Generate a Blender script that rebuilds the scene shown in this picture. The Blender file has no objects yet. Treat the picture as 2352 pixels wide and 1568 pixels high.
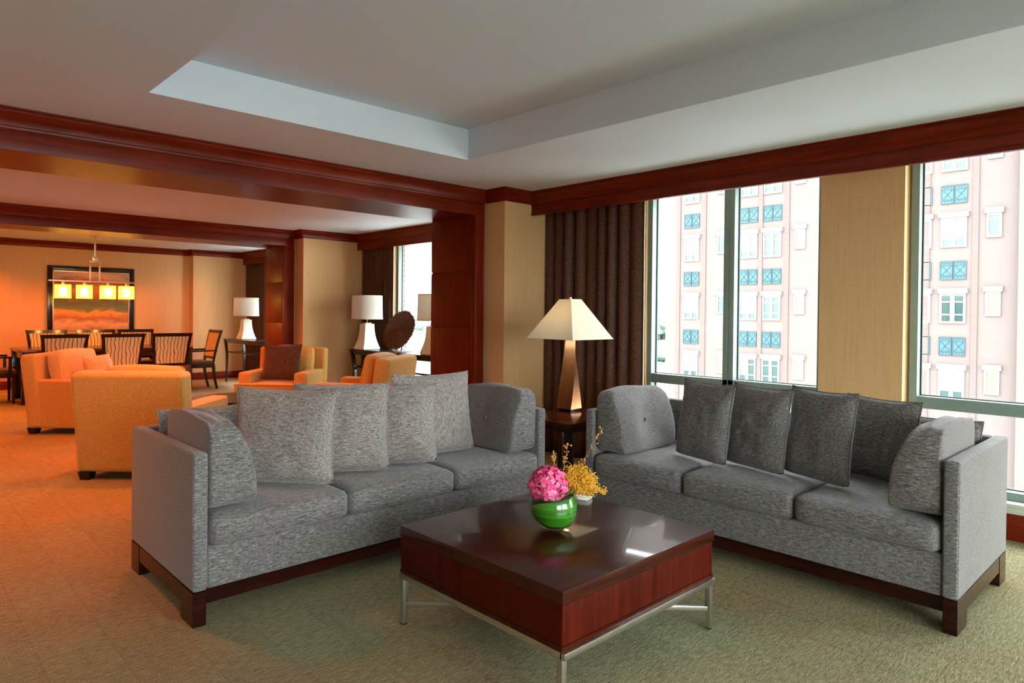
import bpy, bmesh, math, random
from mathutils import Vector, Matrix, noise

random.seed(7)
scene = bpy.context.scene
COL = scene.collection
PI = math.pi
rad = math.radians

# ------------------------------------------------------------------ materials
MATS = {}

def new_mat(name):
    m = bpy.data.materials.new(name)
    m.use_nodes = True
    nt = m.node_tree
    for n in list(nt.nodes):
        nt.nodes.remove(n)
    out = nt.nodes.new('ShaderNodeOutputMaterial')
    MATS[name] = m
    return m, nt, out

def nd(nt, typ, **kw):
    n = nt.nodes.new(typ)
    for k, v in kw.items():
        if k in n.inputs:
            n.inputs[k].default_value = v
        else:
            setattr(n, k, v)
    return n

def principled(nt, out, col=(.5, .5, .5), rough=.5, **kw):
    b = nt.nodes.new('ShaderNodeBsdfPrincipled')
    b.inputs['Base Color'].default_value = (*col, 1)
    b.inputs['Roughness'].default_value = rough
    for k, v in kw.items():
        b.inputs[k].default_value = v
    nt.links.new(b.outputs[0], out.inputs[0])
    return b

def ramp(nt, stops):
    r = nt.nodes.new('ShaderNodeValToRGB')
    e = r.color_ramp.elements
    while len(e) < len(stops):
        e.new(.5)
    for i, (p, c) in enumerate(stops):
        e[i].position = p
        e[i].color = (*c, 1)
    return r

def mapped(nt, scale=(1, 1, 1), rot=(0, 0, 0), coord='Object'):
    tc = nt.nodes.new('ShaderNodeTexCoord')
    mp = nt.nodes.new('ShaderNodeMapping')
    mp.inputs['Scale'].default_value = scale
    mp.inputs['Rotation'].default_value = rot
    nt.links.new(tc.outputs[coord], mp.inputs['Vector'])
    return mp

def noise_tex(nt, vec, scale, detail=3, rough=.5, dist=0.0):
    n = nd(nt, 'ShaderNodeTexNoise')
    n.inputs['Scale'].default_value = scale
    n.inputs['Detail'].default_value = detail
    n.inputs['Roughness'].default_value = rough
    n.inputs['Distortion'].default_value = dist
    nt.links.new(vec.outputs[0], n.inputs['Vector'])
    return n

def mixc(nt, a, b, fac, blend='MIX'):
    m = nt.nodes.new('ShaderNodeMix')
    m.data_type = 'RGBA'
    m.blend_type = blend
    for sock, v in ((m.inputs[6], a), (m.inputs[7], b), (m.inputs[0], fac)):
        if hasattr(v, 'is_output'):
            nt.links.new(v, sock)
        elif isinstance(v, (int, float)):
            sock.default_value = v
        else:
            sock.default_value = (*v, 1)
    return m.outputs[2]

def bump(nt, b, height, strength=.3, dist=.01):
    bp = nt.nodes.new('ShaderNodeBump')
    bp.inputs['Strength'].default_value = strength
    bp.inputs['Distance'].default_value = dist
    nt.links.new(height, bp.inputs['Height'])
    nt.links.new(bp.outputs[0], b.inputs['Normal'])

def simple(name, col, rough=.5, amp=1.0, **kw):
    m, nt, out = new_mat(name)
    mp = mapped(nt, (1, 1, 1))
    n = noise_tex(nt, mp, 14, 3)
    r = ramp(nt, [(.3, tuple(c * (1 - .06 * amp) for c in col)), (.7, tuple(min(1, c * (1 + .05 * amp)) for c in col))])
    nt.links.new(n.outputs[0], r.inputs[0])
    b = principled(nt, out, col, rough, **kw)
    nt.links.new(r.outputs[0], b.inputs['Base Color'])
    return m

def wood(name, dark, mid, light, rough=.25, axis='x', coat=.3, gscale=1.0, spec=.15):
    m, nt, out = new_mat(name)
    s = {'x': (1.2, 26, 26), 'y': (26, 1.2, 26), 'z': (26, 26, 1.2)}[axis]
    mp = mapped(nt, tuple(v * gscale for v in s))
    n = noise_tex(nt, mp, 1.6, 6, .55, .25)
    mp2 = mapped(nt, (1, 1, 1))
    n2 = noise_tex(nt, mp2, 3.0, 3)
    r = ramp(nt, [(.25, dark), (.5, mid), (.8, light)])
    nt.links.new(n.outputs[0], r.inputs[0])
    r2 = ramp(nt, [(.3, (.72, .72, .72)), (.75, (1, 1, 1))])
    nt.links.new(n2.outputs[0], r2.inputs[0])
    c = mixc(nt, r.outputs[0], r2.outputs[0], 1.0, 'MULTIPLY')
    b = principled(nt, out, mid, rough)
    b.inputs['Coat Weight'].default_value = coat
    b.inputs['Specular IOR Level'].default_value = spec
    b.inputs['Coat Roughness'].default_value = .12
    nt.links.new(c, b.inputs['Base Color'])
    bump(nt, b, n.outputs[0], .04, .002)
    return m

CH_D, CH_M, CH_L = (.085, .0060, .0014), (.160, .0135, .0026), (.230, .0240, .0050)
wood('cherry_x', CH_D, CH_M, CH_L, .38, 'x', .04)
wood('cherry_y', CH_D, CH_M, CH_L, .38, 'y', .04)
wood('cherry_z', CH_D, CH_M, CH_L, .4, 'z', .04, gscale=.8)
wood('mahogany_x', (.022, .0034, .0014), (.050, .0070, .0026), (.080, .0130, .0050), .17, 'x', .12)
wood('mahogany_top', (.020, .0030, .0012), (.046, .0062, .0022), (.074, .0115, .0042), .3, 'x', 1.0)
_b = [n for n in MATS['mahogany_top'].node_tree.nodes if n.type == 'BSDF_PRINCIPLED'][0]
_b.inputs['Coat Weight'].default_value = .5; _b.inputs['Coat IOR'].default_value = 1.5; _b.inputs['Coat Roughness'].default_value = .06
wood('mahogany_dark', (.010, .0016, .0010), (.026, .0036, .0018), (.048, .0075, .0036), .24, 'x', .3)
wood('mahogany_z', (.040, .0040, .0014), (.070, .0068, .0022), (.105, .0110, .0036), .4, 'z', .0, spec=.08)
wood('espresso', (.006, .0026, .0018), (.015, .0050, .0030), (.030, .0100, .0060), .25, 'x', .4)
wood('espresso_z', (.006, .0022, .0016), (.016, .0045, .0028), (.030, .0090, .0055), .25, 'z', .4)
wood('walnut_dining', (.025, .006, .0035), (.055, .012, .006), (.09, .022, .011), .22, 'x', .4)

def fabric(name, dark, mid, light, rot=(0, 0, 0), sc=(28, 250, 250), bstr=.35):
    m, nt, out = new_mat(name)
    mp = mapped(nt, sc, rot)
    n = noise_tex(nt, mp, 1.0, 4, .6)
    mp2 = mapped(nt, (130, 130, 130))
    n2 = noise_tex(nt, mp2, 1.0, 3)
    mp3 = mapped(nt, (1, 1, 1))
    n3 = noise_tex(nt, mp3, 4.0, 2)
    r = ramp(nt, [(.34, dark), (.52, mid), (.70, light)])
    nt.links.new(n.outputs[0], r.inputs[0])
    r2 = ramp(nt, [(.32, (.58, .58, .58)), (.68, (1.16, 1.16, 1.16))])
    nt.links.new(n2.outputs[0], r2.inputs[0])
    r3 = ramp(nt, [(.35, (.93, .90, .91)), (.65, (.97, 1.0, .98))])
    nt.links.new(n3.outputs[0], r3.inputs[0])
    c = mixc(nt, r.outputs[0], r2.outputs[0], 1.0, 'MULTIPLY')
    c = mixc(nt, c, r3.outputs[0], 1.0, 'MULTIPLY')
    b = principled(nt, out, mid, .92)
    b.inputs['Sheen Weight'].default_value = .25
    b.inputs['Sheen Roughness'].default_value = .5
    nt.links.new(c, b.inputs['Base Color'])
    bump(nt, b, n.outputs[0], bstr, .003)
    return m

GD, GM, GL = (.068, .062, .060), (.185, .170, .164), (.345, .320, .309)
fabric('sofa_grey', GD, GM, GL)
PD, PM, PL = (.135, .117, .106), (.315, .275, .250), (.50, .445, .412)
fabric('pillow_grey', PD, PM, PL)
fabric('pillow_grey_upright', PD, PM, PL, sc=(250, 250, 28))
fabric('brown_velvet', (.05, .016, .006), (.085, .028, .010), (.12, .042, .016), sc=(30, 60, 60), bstr=.1)
fabric('brown_leather', (.045, .018, .010), (.07, .028, .016), (.09, .038, .022), sc=(30, 30, 30), bstr=.08)

def chair_fabric(name, col):
    m, nt, out = new_mat(name)
    mp = mapped(nt, (1, 1, 1))
    n = noise_tex(nt, mp, 11, 2, .5, 3.0)
    w = nt.nodes.new('ShaderNodeMath'); w.operation = 'SINE'
    mu = nt.nodes.new('ShaderNodeMath'); mu.operation = 'MULTIPLY'; mu.inputs[1].default_value = 46
    nt.links.new(n.outputs[0], mu.inputs[0]); nt.links.new(mu.outputs[0], w.inputs[0])
    r = ramp(nt, [(.0, tuple(c * .84 for c in col)), (.7, col), (.95, tuple(min(1, c * 1.12) for c in col))])
    nt.links.new(w.outputs[0], r.inputs[0])
    b = principled(nt, out, col, .85)
    b.inputs['Sheen Weight'].default_value = .2
    nt.links.new(r.outputs[0], b.inputs['Base Color'])
    bump(nt, b, w.outputs[0], .1, .002)
    return m
chair_fabric('gold_damask', (.58, .30, .055))
chair_fabric('peach_chenille', (.62, .34, .10))

def carpet():
    m, nt, out = new_mat('carpet_loop')
    mp = mapped(nt, (22, 110, 1))
    n = noise_tex(nt, mp, 1.0, 5, .7)
    mpf = mapped(nt, (170, 170, 1))
    nf = noise_tex(nt, mpf, 1.0, 2)
    mpl = mapped(nt, (1, 1, 1))
    nl = noise_tex(nt, mpl, .9, 3)
    br = nt.nodes.new('ShaderNodeTexBrick')
    br.offset = .0
    br.inputs['Scale'].default_value = 1.0
    br.inputs['Brick Width'].default_value = .24
    br.inputs['Row Height'].default_value = .24
    br.inputs['Mortar Size'].default_value = .006
    br.inputs['Mortar Smooth'].default_value = .6
    br.inputs['Color1'].default_value = (1.05, 1.05, 1.02, 1)
    br.inputs['Color2'].default_value = (.86, .84, .84, 1)
    br.inputs['Mortar'].default_value = (.74, .70, .68, 1)
    br.inputs['Bias'].default_value = .1
    mpn = mapped(nt, (1, 1, 1))
    nt.links.new(mpn.outputs[0], br.inputs['Vector'])
    r = ramp(nt, [(.28, (.165, .130, .072)), (.50, (.315, .275, .175)), (.74, (.475, .435, .305))])
    nt.links.new(n.outputs[0], r.inputs[0])
    rf = ramp(nt, [(.3, (.62, .62, .62)), (.7, (1.2, 1.2, 1.2))])
    nt.links.new(nf.outputs[0], rf.inputs[0])
    rl = ramp(nt, [(.35, (1.08, .95, .80)), (.65, (.92, 1.04, .95))])
    nt.links.new(nl.outputs[0], rl.inputs[0])
    c = mixc(nt, r.outputs[0], rf.outputs[0], 1.0, 'MULTIPLY')
    c = mixc(nt, c, br.outputs[0], .5, 'MULTIPLY')
    c = mixc(nt, c, rl.outputs[0], 1.0, 'MULTIPLY')
    b = principled(nt, out, (.3, .26, .17), .95)
    b.inputs['Specular IOR Level'].default_value = .1
    nt.links.new(c, b.inputs['Base Color'])
    add = nt.nodes.new('ShaderNodeMath'); add.operation = 'ADD'
    nt.links.new(n.outputs[0], add.inputs[0]); nt.links.new(nf.outputs[0], add.inputs[1])
    bump(nt, b, add.outputs[0], .7, .008)
carpet()

def wallpaper():
    m, nt, out = new_mat('wallpaper_gold')
    mp = mapped(nt, (1, 1, 1))
    n = noise_tex(nt, mp, 130, 3, .6)
    mp2 = mapped(nt, (70, 70, 3))
    n2 = noise_tex(nt, mp2, 1.0, 2)
    r = ramp(nt, [(.3, (.58, .345, .150)), (.7, (.68, .425, .195))])
    nt.links.new(n.outputs[0], r.inputs[0])
    r2 = ramp(nt, [(.3, (.93, .93, .93)), (.7, (1.03, 1.03, 1.03))])
    nt.links.new(n2.outputs[0], r2.inputs[0])
    c = mixc(nt, r.outputs[0], r2.outputs[0], 1.0, 'MULTIPLY')
    b = principled(nt, out, (.5, .35, .16), .8)
    nt.links.new(c, b.inputs['Base Color'])
    bump(nt, b, n.outputs[0], .12, .002)
wallpaper()
simple('ceiling_paint', (.60, .655, .74), .9, .15)
simple('window_paint', (.20, .27, .235), .38)
simple('sill_paint', (.52, .56, .45), .4)
simple('gasket', (.006, .03, .035), .5)
simple('nickel', (.62, .60, .55), .3, Metallic=1.0)
simple('black_foot', (.006, .004, .003), .4)
simple('white_ceramic', (.80, .78, .72), .15)
simple('ivory', (.72, .62, .42), .5)
simple('lining', (.75, .66, .55), .9)
simple('paper', (.80, .84, .76), .6)
simple('petal_pink', (.88, .075, .25), .55)
simple('petal_pale', (.94, .24, .44), .55)
simple('petal_deep', (.72, .02, .12), .55)
simple('golden_flower', (.90, .46, .02), .7)
simple('bud_ochre', (.50, .25, .04), .7)
simple('stem_green', (.16, .24, .03), .6)
simple('twig_brown', (.28, .13, .05), .7)
simple('iron_dark', (.02, .015, .012), .5)
simple('stick_brown', (.13, .045, .020), .6)
simple('centre_dark', (.035, .018, .012), .7)
simple('brass_soft', (.70, .42, .24), .35, Metallic=1.0)
simple('brick_trim', (.105, .102, .095), .7)
simple('facade_window', (.115, .115, .110), .5)
simple('shutter_teal', (.006, .052, .068), .5)
simple('shutter_teal_dark', (.002, .020, .029), .5)
simple('pane_teal', (.017, .038, .037), .08)
simple('pane_white', (.13, .137, .137), .2)
simple('pane_warm', (.11, .095, .058), .2)
simple('roof_white', (.22, .23, .225), .8)
simple('tree_leaf', (.10, .135, .105), .8)  # distant haze is put into this pale leaf green
simple('tree_trunk', (.16, .11, .07), .9)
simple('ground_far', (.66, .67, .65), .9)

def bronze():
    m, nt, out = new_mat('bronze')
    mp = mapped(nt, (1, 1, 1))
    n = noise_tex(nt, mp, 9, 4, .6)
    r = ramp(nt, [(.3, (.42, .19, .085)), (.7, (.56, .28, .13))])
    nt.links.new(n.outputs[0], r.inputs[0])
    r2 = ramp(nt, [(.3, (.28, .28, .28)), (.7, (.36, .36, .36))])
    nt.links.new(n.outputs[0], r2.inputs[0])
    b = principled(nt, out, (.5, .25, .1), .3, Metallic=1.0)
    nt.links.new(r.outputs[0], b.inputs['Base Color'])
    nt.links.new(r2.outputs[0], b.inputs['Roughness'])
bronze()

def shade(name, col, trans=.45):
    m, nt, out = new_mat(name)
    mp = mapped(nt, (120, 120, 120))
    n = noise_tex(nt, mp, 1.0, 2)
    r = ramp(nt, [(.3, tuple(c * .96 for c in col)), (.7, col)])
    nt.links.new(n.outputs[0], r.inputs[0])
    d = nt.nodes.new('ShaderNodeBsdfDiffuse'); t = nt.nodes.new('ShaderNodeBsdfTranslucent')
    mx = nt.nodes.new('ShaderNodeMixShader'); mx.inputs[0].default_value = trans
    nt.links.new(r.outputs[0], d.inputs[0]); nt.links.new(r.outputs[0], t.inputs[0])
    nt.links.new(d.outputs[0], mx.inputs[1]); nt.links.new(t.outputs[0], mx.inputs[2])
    nt.links.new(mx.outputs[0], out.inputs[0])
shade('linen_shade', (.90, .87, .77), .40)
shade('white_drum', (.86, .84, .76), .4)

def curtain_mat():
    m, nt, out = new_mat('curtain_brown')
    mp = mapped(nt, (190, 190, 70))
    v = nt.nodes.new('ShaderNodeTexVoronoi')
    v.inputs['Scale'].default_value = 1.0
    nt.links.new(mp.outputs[0], v.inputs['Vector'])
    r = ramp(nt, [(.12, (.20, .105, .055)), (.34, (.085, .030, .013)), (.75, (.055, .017, .007))])
    nt.links.new(v.outputs['Distance'], r.inputs[0])
    b = principled(nt, out, (.06, .025, .014), .55)
    b.inputs['Specular IOR Level'].default_value = .25
    nt.links.new(r.outputs[0], b.inputs['Base Color'])
    bump(nt, b, v.outputs['Distance'], .25, .003)
curtain_mat()

def thin_glass(name, tint):
    m, nt, out = new_mat(name)
    mp = mapped(nt, (1, 1, 1))
    n = noise_tex(nt, mp, 2.0, 1)
    r = ramp(nt, [(.0, tint), (1, tuple(min(1, c * 1.01) for c in tint))])
    nt.links.new(n.outputs[0], r.inputs[0])
    t = nt.nodes.new('ShaderNodeBsdfTransparent')
    g = nt.nodes.new('ShaderNodeBsdfGlossy'); g.inputs['Roughness'].default_value = .01
    lw = nt.nodes.new('ShaderNodeLayerWeight'); lw.inputs[0].default_value = .5
    pw = nt.nodes.new('ShaderNodeMath'); pw.operation = 'POWER'; pw.inputs[1].default_value = 5.0
    f = nt.nodes.new('ShaderNodeMath'); f.operation = 'MULTIPLY_ADD'; f.inputs[1].default_value = .8; f.inputs[2].default_value = .04
    nt.links.new(lw.outputs['Facing'], pw.inputs[0]); nt.links.new(pw.outputs[0], f.inputs[0])
    mx = nt.nodes.new('ShaderNodeMixShader')
    nt.links.new(r.outputs[0], t.inputs[0])
    nt.links.new(f.outputs[0], mx.inputs[0])
    nt.links.new(t.outputs[0], mx.inputs[1]); nt.links.new(g.outputs[0], mx.inputs[2])
    nt.links.new(mx.outputs[0], out.inputs[0])
thin_glass('window_glass', (.965, 1.0, .99))
thin_glass('amber_glass', (1.0, .72, .30))

thin_glass('vase_glass', (.94, .99, .95))

def leaf_mat():
    m, nt, out = new_mat('leaf_blade')
    mp = mapped(nt, (3, 3, 60), (.5, .3, 0))
    n = noise_tex(nt, mp, 1.0, 3)
    r = ramp(nt, [(.3, (.020, .12, .006)), (.55, (.065, .27, .010)), (.75, (.16, .44, .035))])
    nt.links.new(n.outputs[0], r.inputs[0])
    b = principled(nt, out, (.06, .28, .02), .4)
    nt.links.new(r.outputs[0], b.inputs['Base Color'])
leaf_mat()

def emis(name, col, s):
    m, nt, out = new_mat(name)
    mp = mapped(nt, (1, 1, 1))
    n = noise_tex(nt, mp, 5, 1)
    r = ramp(nt, [(.0, tuple(c * .95 for c in col)), (1, col)])
    nt.links.new(n.outputs[0], r.inputs[0])
    e = nt.nodes.new('ShaderNodeEmission'); e.inputs[1].default_value = s
    nt.links.new(r.outputs[0], e.inputs[0])
    nt.links.new(e.outputs[0], out.inputs[0])
emis('glow_diffuser', (1.0, .80, .42), 26.0)
emis('glow_bulb', (1.0, .66, .34), 55.0)

def amber_block():
    m, nt, out = new_mat('amber_frost')
    mp = mapped(nt, (1, 1, 1)); n = noise_tex(nt, mp, 6, 2)
    r = ramp(nt, [(.3, (1.0, .76, .30)), (.7, (1.0, .82, .38))])
    nt.links.new(n.outputs[0], r.inputs[0])
    t = nt.nodes.new('ShaderNodeBsdfTransparent'); tr = nt.nodes.new('ShaderNodeBsdfTranslucent')
    mx = nt.nodes.new('ShaderNodeMixShader'); mx.inputs[0].default_value = .35
    nt.links.new(r.outputs[0], t.inputs[0]); nt.links.new(r.outputs[0], tr.inputs[0])
    nt.links.new(t.outputs[0], mx.inputs[1]); nt.links.new(tr.outputs[0], mx.inputs[2])
    nt.links.new(mx.outputs[0], out.inputs[0])
amber_block()

def striped():
    m, nt, out = new_mat('wavy_stripe_fabric')
    mp = mapped(nt, (1, 1, 1))
    sep = nt.nodes.new('ShaderNodeSeparateXYZ')
    nt.links.new(mp.outputs[0], sep.inputs[0])
    mpn = mapped(nt, (5.5, 3.2, 6.0))
    n = noise_tex(nt, mpn, 1.0, 1)
    def M(op, a, b=None):
        k = nt.nodes.new('ShaderNodeMath'); k.operation = op
        for i, v in enumerate((a, b)):
            if v is None: continue
            if hasattr(v, 'is_output'): nt.links.new(v, k.inputs[i])
            else: k.inputs[i].default_value = v
        return k.outputs[0]
    wob = M('MULTIPLY', M('SUBTRACT', n.outputs[0], .5), .085)
    ph = M('MULTIPLY', M('ADD', sep.outputs[0], wob), 2 * PI / .048)
    s = M('SINE', ph)
    r = ramp(nt, [(.0, (.70, .44, .17)), (.84, (.70, .44, .17)), (.93, (.16, .055, .018))])
    nt.links.new(M('ADD', M('MULTIPLY', s, .5), .5), r.inputs[0])
    b = principled(nt, out, (.6, .4, .2), .7)
    nt.links.new(r.outputs[0], b.inputs['Base Color'])
striped()

def painting():
    m, nt, out = new_mat('landscape_canvas')
    mp = mapped(nt, (1, 1, 1))
    sep = nt.nodes.new('ShaderNodeSeparateXYZ'); nt.links.new(mp.outputs[0], sep.inputs[0])
    mpn = mapped(nt, (2.2, 1, 5.0)); n = noise_tex(nt, mpn, 1.3, 5, .6, .8)
    a = nt.nodes.new('ShaderNodeMath'); a.operation = 'MULTIPLY_ADD'
    a.inputs[1].default_value = .34
    nt.links.new(n.outputs[0], a.inputs[0]); nt.links.new(sep.outputs[2], a.inputs[2])
    sc = nt.nodes.new('ShaderNodeMath'); sc.operation = 'MULTIPLY_ADD'
    sc.inputs[1].default_value = .90; sc.inputs[2].default_value = .36
    nt.links.new(a.outputs[0], sc.inputs[0])
    r = ramp(nt, [(.02, (.28, .08, .02)), (.16, (.60, .36, .16)), (.24, (.32, .10, .02)), (.34, (.62, .30, .05)),
                  (.42, (.12, .15, .04)), (.52, (.06, .10, .05)), (.62, (.24, .09, .02)), (.74, (.30, .15, .03)),
                  (.84, (.10, .05, .04)), (.94, (.34, .26, .20))])
    nt.links.new(sc.outputs[0], r.inputs[0])
    b = principled(nt, out, (.4, .2, .1), .6)
    nt.links.new(r.outputs[0], b.inputs['Base Color'])
painting()

def brick(name, c1, c2, mort, w, h, ms, rot=(0, 0, 0)):
    m, nt, out = new_mat(name)
    mp = mapped(nt, (1, 1, 1), rot)
    br = nt.nodes.new('ShaderNodeTexBrick')
    br.inputs['Scale'].default_value = 1
    br.inputs['Brick Width'].default_value = w
    br.inputs['Row Height'].default_value = h
    br.inputs['Mortar Size'].default_value = ms
    br.inputs['Color1'].default_value = (*c1, 1)
    br.inputs['Color2'].default_value = (*c2, 1)
    br.inputs['Mortar'].default_value = (*mort, 1)
    nt.links.new(mp.outputs[0], br.inputs['Vector'])
    b = principled(nt, out, c1, .85)
    nt.links.new(br.outputs[0], b.inputs['Base Color'])
# brick courses run along local Y / Z on the facade
brick('brick_pink', (.074, .0500, .0462), (.070, .0460, .0425), (.083, .061, .057), .24, .09, .012, (rad(90), 0, rad(90)))
brick('brick_pier', (.42, .27, .22), (.36, .22, .18), (.75, .70, .66), .20, .078, .012, (rad(90), 0, 0))

def mat(n):
    return MATS[n]

# ------------------------------------------------------------------ mesh tools
class MB:
    """Collects shapes in one bmesh."""
    def __init__(self):
        self.bm = bmesh.new()

    def _merge(self, tmp):
        me = bpy.data.meshes.new('tmp')
        tmp.to_mesh(me); tmp.free()
        self.bm.from_mesh(me)
        bpy.data.meshes.remove(me)

    def box(self, x0, x1, y0, y1, z0, z1, bev=0.0, seg=2, M=None):
        t = bmesh.new()
        bmesh.ops.create_cube(t, size=1)
        bmesh.ops.scale(t, vec=(x1 - x0, y1 - y0, z1 - z0), verts=t.verts)
        bmesh.ops.translate(t, vec=((x0 + x1) / 2, (y0 + y1) / 2, (z0 + z1) / 2), verts=t.verts)
        if bev > 0:
            bmesh.ops.bevel(t, geom=list(t.edges), offset=bev, segments=seg, profile=.6, affect='EDGES')
        if M is not None:
            bmesh.ops.transform(t, matrix=M, verts=t.verts)
        self._merge(t)
        return self

    def prism(self, pts, h0, h1, axis='z', bev=0.0, seg=2, M=None):
        """polygon pts (2D) extruded along axis from h0 to h1; 2D = the two other axes in xyz order"""
        t = bmesh.new()
        def mk(p, h):
            a, b = p
            return {'z': (a, b, h), 'y': (a, h, b), 'x': (h, a, b)}[axis]
        lo = [t.verts.new(mk(p, h0)) for p in pts]
        hi = [t.verts.new(mk(p, h1)) for p in pts]
        t.faces.new(lo); t.faces.new(hi)
        n = len(pts)
        for i in range(n):
            t.faces.new((lo[i], lo[(i + 1) % n], hi[(i + 1) % n], hi[i]))
        bmesh.ops.recalc_face_normals(t, faces=t.faces)
        if bev > 0:
            bmesh.ops.bevel(t, geom=list(t.edges), offset=bev, segments=seg, profile=.6, affect='EDGES')
        if M is not None:
            bmesh.ops.transform(t, matrix=M, verts=t.verts)
        self._merge(t)
        return self

    def loft(self, rings, cap=True, closed=True):
        """rings: list of equal-length point lists"""
        t = bmesh.new()
        R = [[t.verts.new(p) for p in r] for r in rings]
        n = len(R[0])
        for a, b in zip(R, R[1:]):
            for i in range(n if closed else n - 1):
                t.faces.new((a[i], a[(i + 1) % n], b[(i + 1) % n], b[i]))
        if cap and closed:
            t.faces.new(R[0]); t.faces.new(R[-1])
        bmesh.ops.recalc_face_normals(t, faces=t.faces)
        self._merge(t)
        return self

    def tube(self, pts, r, n=8, cap=True):
        pts = [Vector(p) for p in pts]
        rings = []
        up = Vector((0, 0, 1))
        for i, p in enumerate(pts):
            d = (pts[min(i + 1, len(pts) - 1)] - pts[max(i - 1, 0)]).normalized()
            a = d.cross(up)
            if a.length < 1e-3:
                a = d.cross(Vector((1, 0, 0)))
            a.normalize(); b = d.cross(a).normalized()
            rr = r[i] if isinstance(r, (list, tuple)) else r
            rings.append([p + a * rr * math.cos(2 * PI * k / n) + b * rr * math.sin(2 * PI * k / n) for k in range(n)])
        return self.loft(rings, cap)

    def sqtube(self, sec, cap=True):
        """sec: list of (x, y, z, half_x, half_y)"""
        return self.loft([[(x - a, y - b, z), (x + a, y - b, z), (x + a, y + b, z), (x - a, y + b, z)] for x, y, z, a, b in sec], cap)

    def lathe(self, prof, n=32, c=(0, 0, 0), cap=True):
        return self.loft([[(c[0] + r * math.cos(2 * PI * k / n), c[1] + r * math.sin(2 * PI * k / n), c[2] + z) for k in range(n)] for r, z in prof], cap)

    def grid(self, P):
        t = bmesh.new()
        V = [[t.verts.new(p) for p in row] for row in P]
        for a, b in zip(V, V[1:]):
            for i in range(len(a) - 1):
                t.faces.new((a[i], a[i + 1], b[i + 1], b[i]))
        self._merge(t)
        return self

    def rbox(self, c, half, r, bulge=(0, 0, 0), n=10, fn=None):
        """soft box: centre c, half sizes, corner radius r, bulge of the +-x, +-y, +-z faces; fn maps each point"""
        hx, hy, hz = half
        t = bmesh.new()
        cache = {}
        def vert(u, v, w):
            k = (round(u, 5), round(v, 5), round(w, 5))
            if k in cache:
                return cache[k]
            p = Vector((u * hx, v * hy, w * hz))
            q = Vector((max(-hx + r, min(hx - r, p.x)), max(-hy + r, min(hy - r, p.y)), max(-hz + r, min(hz - r, p.z))))
            d = p - q
            if d.length > 1e-9:
                # distance along to the rounded surface
                p = q + d.normalized() * r
            bx = bulge[0] * (1 - v * v) * (1 - w * w)
            by = bulge[1] * (1 - u * u) * (1 - w * w)
            bz = bulge[2] * (1 - u * u) * (1 - v * v)
            p = Vector((p.x + bx * u, p.y + by * v, p.z + bz * w))
            p += Vector(c)
            if fn:
                p = Vector(fn(p, u, v, w))
            cache[k] = t.verts.new(p)
            return cache[k]
        # non-uniform steps put more vertices at the corners
        st = []
        for i in range(n + 1):
            s = -1 + 2 * i / n
            st.append(math.copysign(abs(s) ** .7, s))
        for ax in range(3):
            for sg in (-1, 1):
                for i in range(n):
                    for j in range(n):
                        q = []
                        for a, b in ((i, j), (i + 1, j), (i + 1, j + 1), (i, j + 1)):
                            uv = [st[a], st[b]]
                            uv.insert(ax, sg)
                            q.append(vert(*uv))
                        t.faces.new(q if sg > 0 else q[::-1])
        bmesh.ops.recalc_face_normals(t, faces=t.faces)
        self._merge(t)
        return self

    def build(self, name, m, parent=None, smooth=True, angle=35, loc=None, rot=None):
        me = bpy.data.meshes.new(name)
        self.bm.to_mesh(me); self.bm.free()
        me.materials.append(mat(m) if isinstance(m, str) else m)
        if smooth:
            for p in me.polygons:
                p.use_smooth = True
            me.set_sharp_from_angle(angle=rad(angle))
        o = bpy.data.objects.new(name, me)
        COL.objects.link(o)
        if parent is not None:
            o.parent = parent
        if loc is not None:
            o.location = loc
        if rot is not None:
            o.rotation_euler = rot
        return o

def tag(o, label=None, cat=None, group=None, kind=None):
    if label: o['label'] = label
    if cat: o['category'] = cat
    if group: o['group'] = group
    if kind: o['kind'] = kind
    return o

def thing(name, label, cat, loc=(0, 0, 0), rz=0.0, group=None, kind=None, rot=None):
    o = bpy.data.objects.new(name, None)
    o.empty_display_size = .1
    COL.objects.link(o)
    o.location = loc
    o.rotation_euler = rot if rot else (0, 0, rz)
    return tag(o, label, cat, group, kind)

def struct(mb, name, m, label, cat, **kw):
    return tag(mb.build(name, m, **kw), label, cat, None, 'structure')

def dup(root, loc, rz=None, label=None, rot=None):
    r = root.copy(); COL.objects.link(r)
    r.location = loc
    if rz is not None: r.rotation_euler = (0, 0, rz)
    if rot is not None: r.rotation_euler = rot
    if label: r['label'] = label
    for ch in list(root.children):
        c = ch.copy(); COL.objects.link(c); c.parent = r
        for g in list(ch.children):
            d = g.copy(); COL.objects.link(d); d.parent = c
    return r

def sweep(mb, path, prof, side=-1, cap=True):
    """profile [(d, z)] swept along a 2D path; d goes to the right of travel for side=-1; corners mitred"""
    P = [Vector((p[0], p[1])) for p in path]
    rings = []
    for i, p in enumerate(P):
        def nrm(a, b):
            d = (b - a).normalized()
            return Vector((-d.y, d.x)) * side
        if i == 0: m = nrm(P[0], P[1])
        elif i == len(P) - 1: m = nrm(P[-2], P[-1])
        else:
            n1, n2 = nrm(P[i - 1], p), nrm(p, P[i + 1])
            m = (n1 + n2).normalized(); m = m / max(.2, m.dot(n1))
        rings.append([(p.x + m.x * d, p.y + m.y * d, z) for d, z in prof])
    mb.loft(rings, cap)
    return mb

# ------------------------------------------------------------------ the setting
ZC = 2.5
XL, YB = -4.2, -3.6          # left and back limits of the suite
struct(MB().box(XL - .2, 6.4, YB - .2, 14.2, -.2, 0), 'floor', 'carpet_loop',
       'beige loop pile carpet with a faint woven grid', 'floor', smooth=False)

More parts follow.
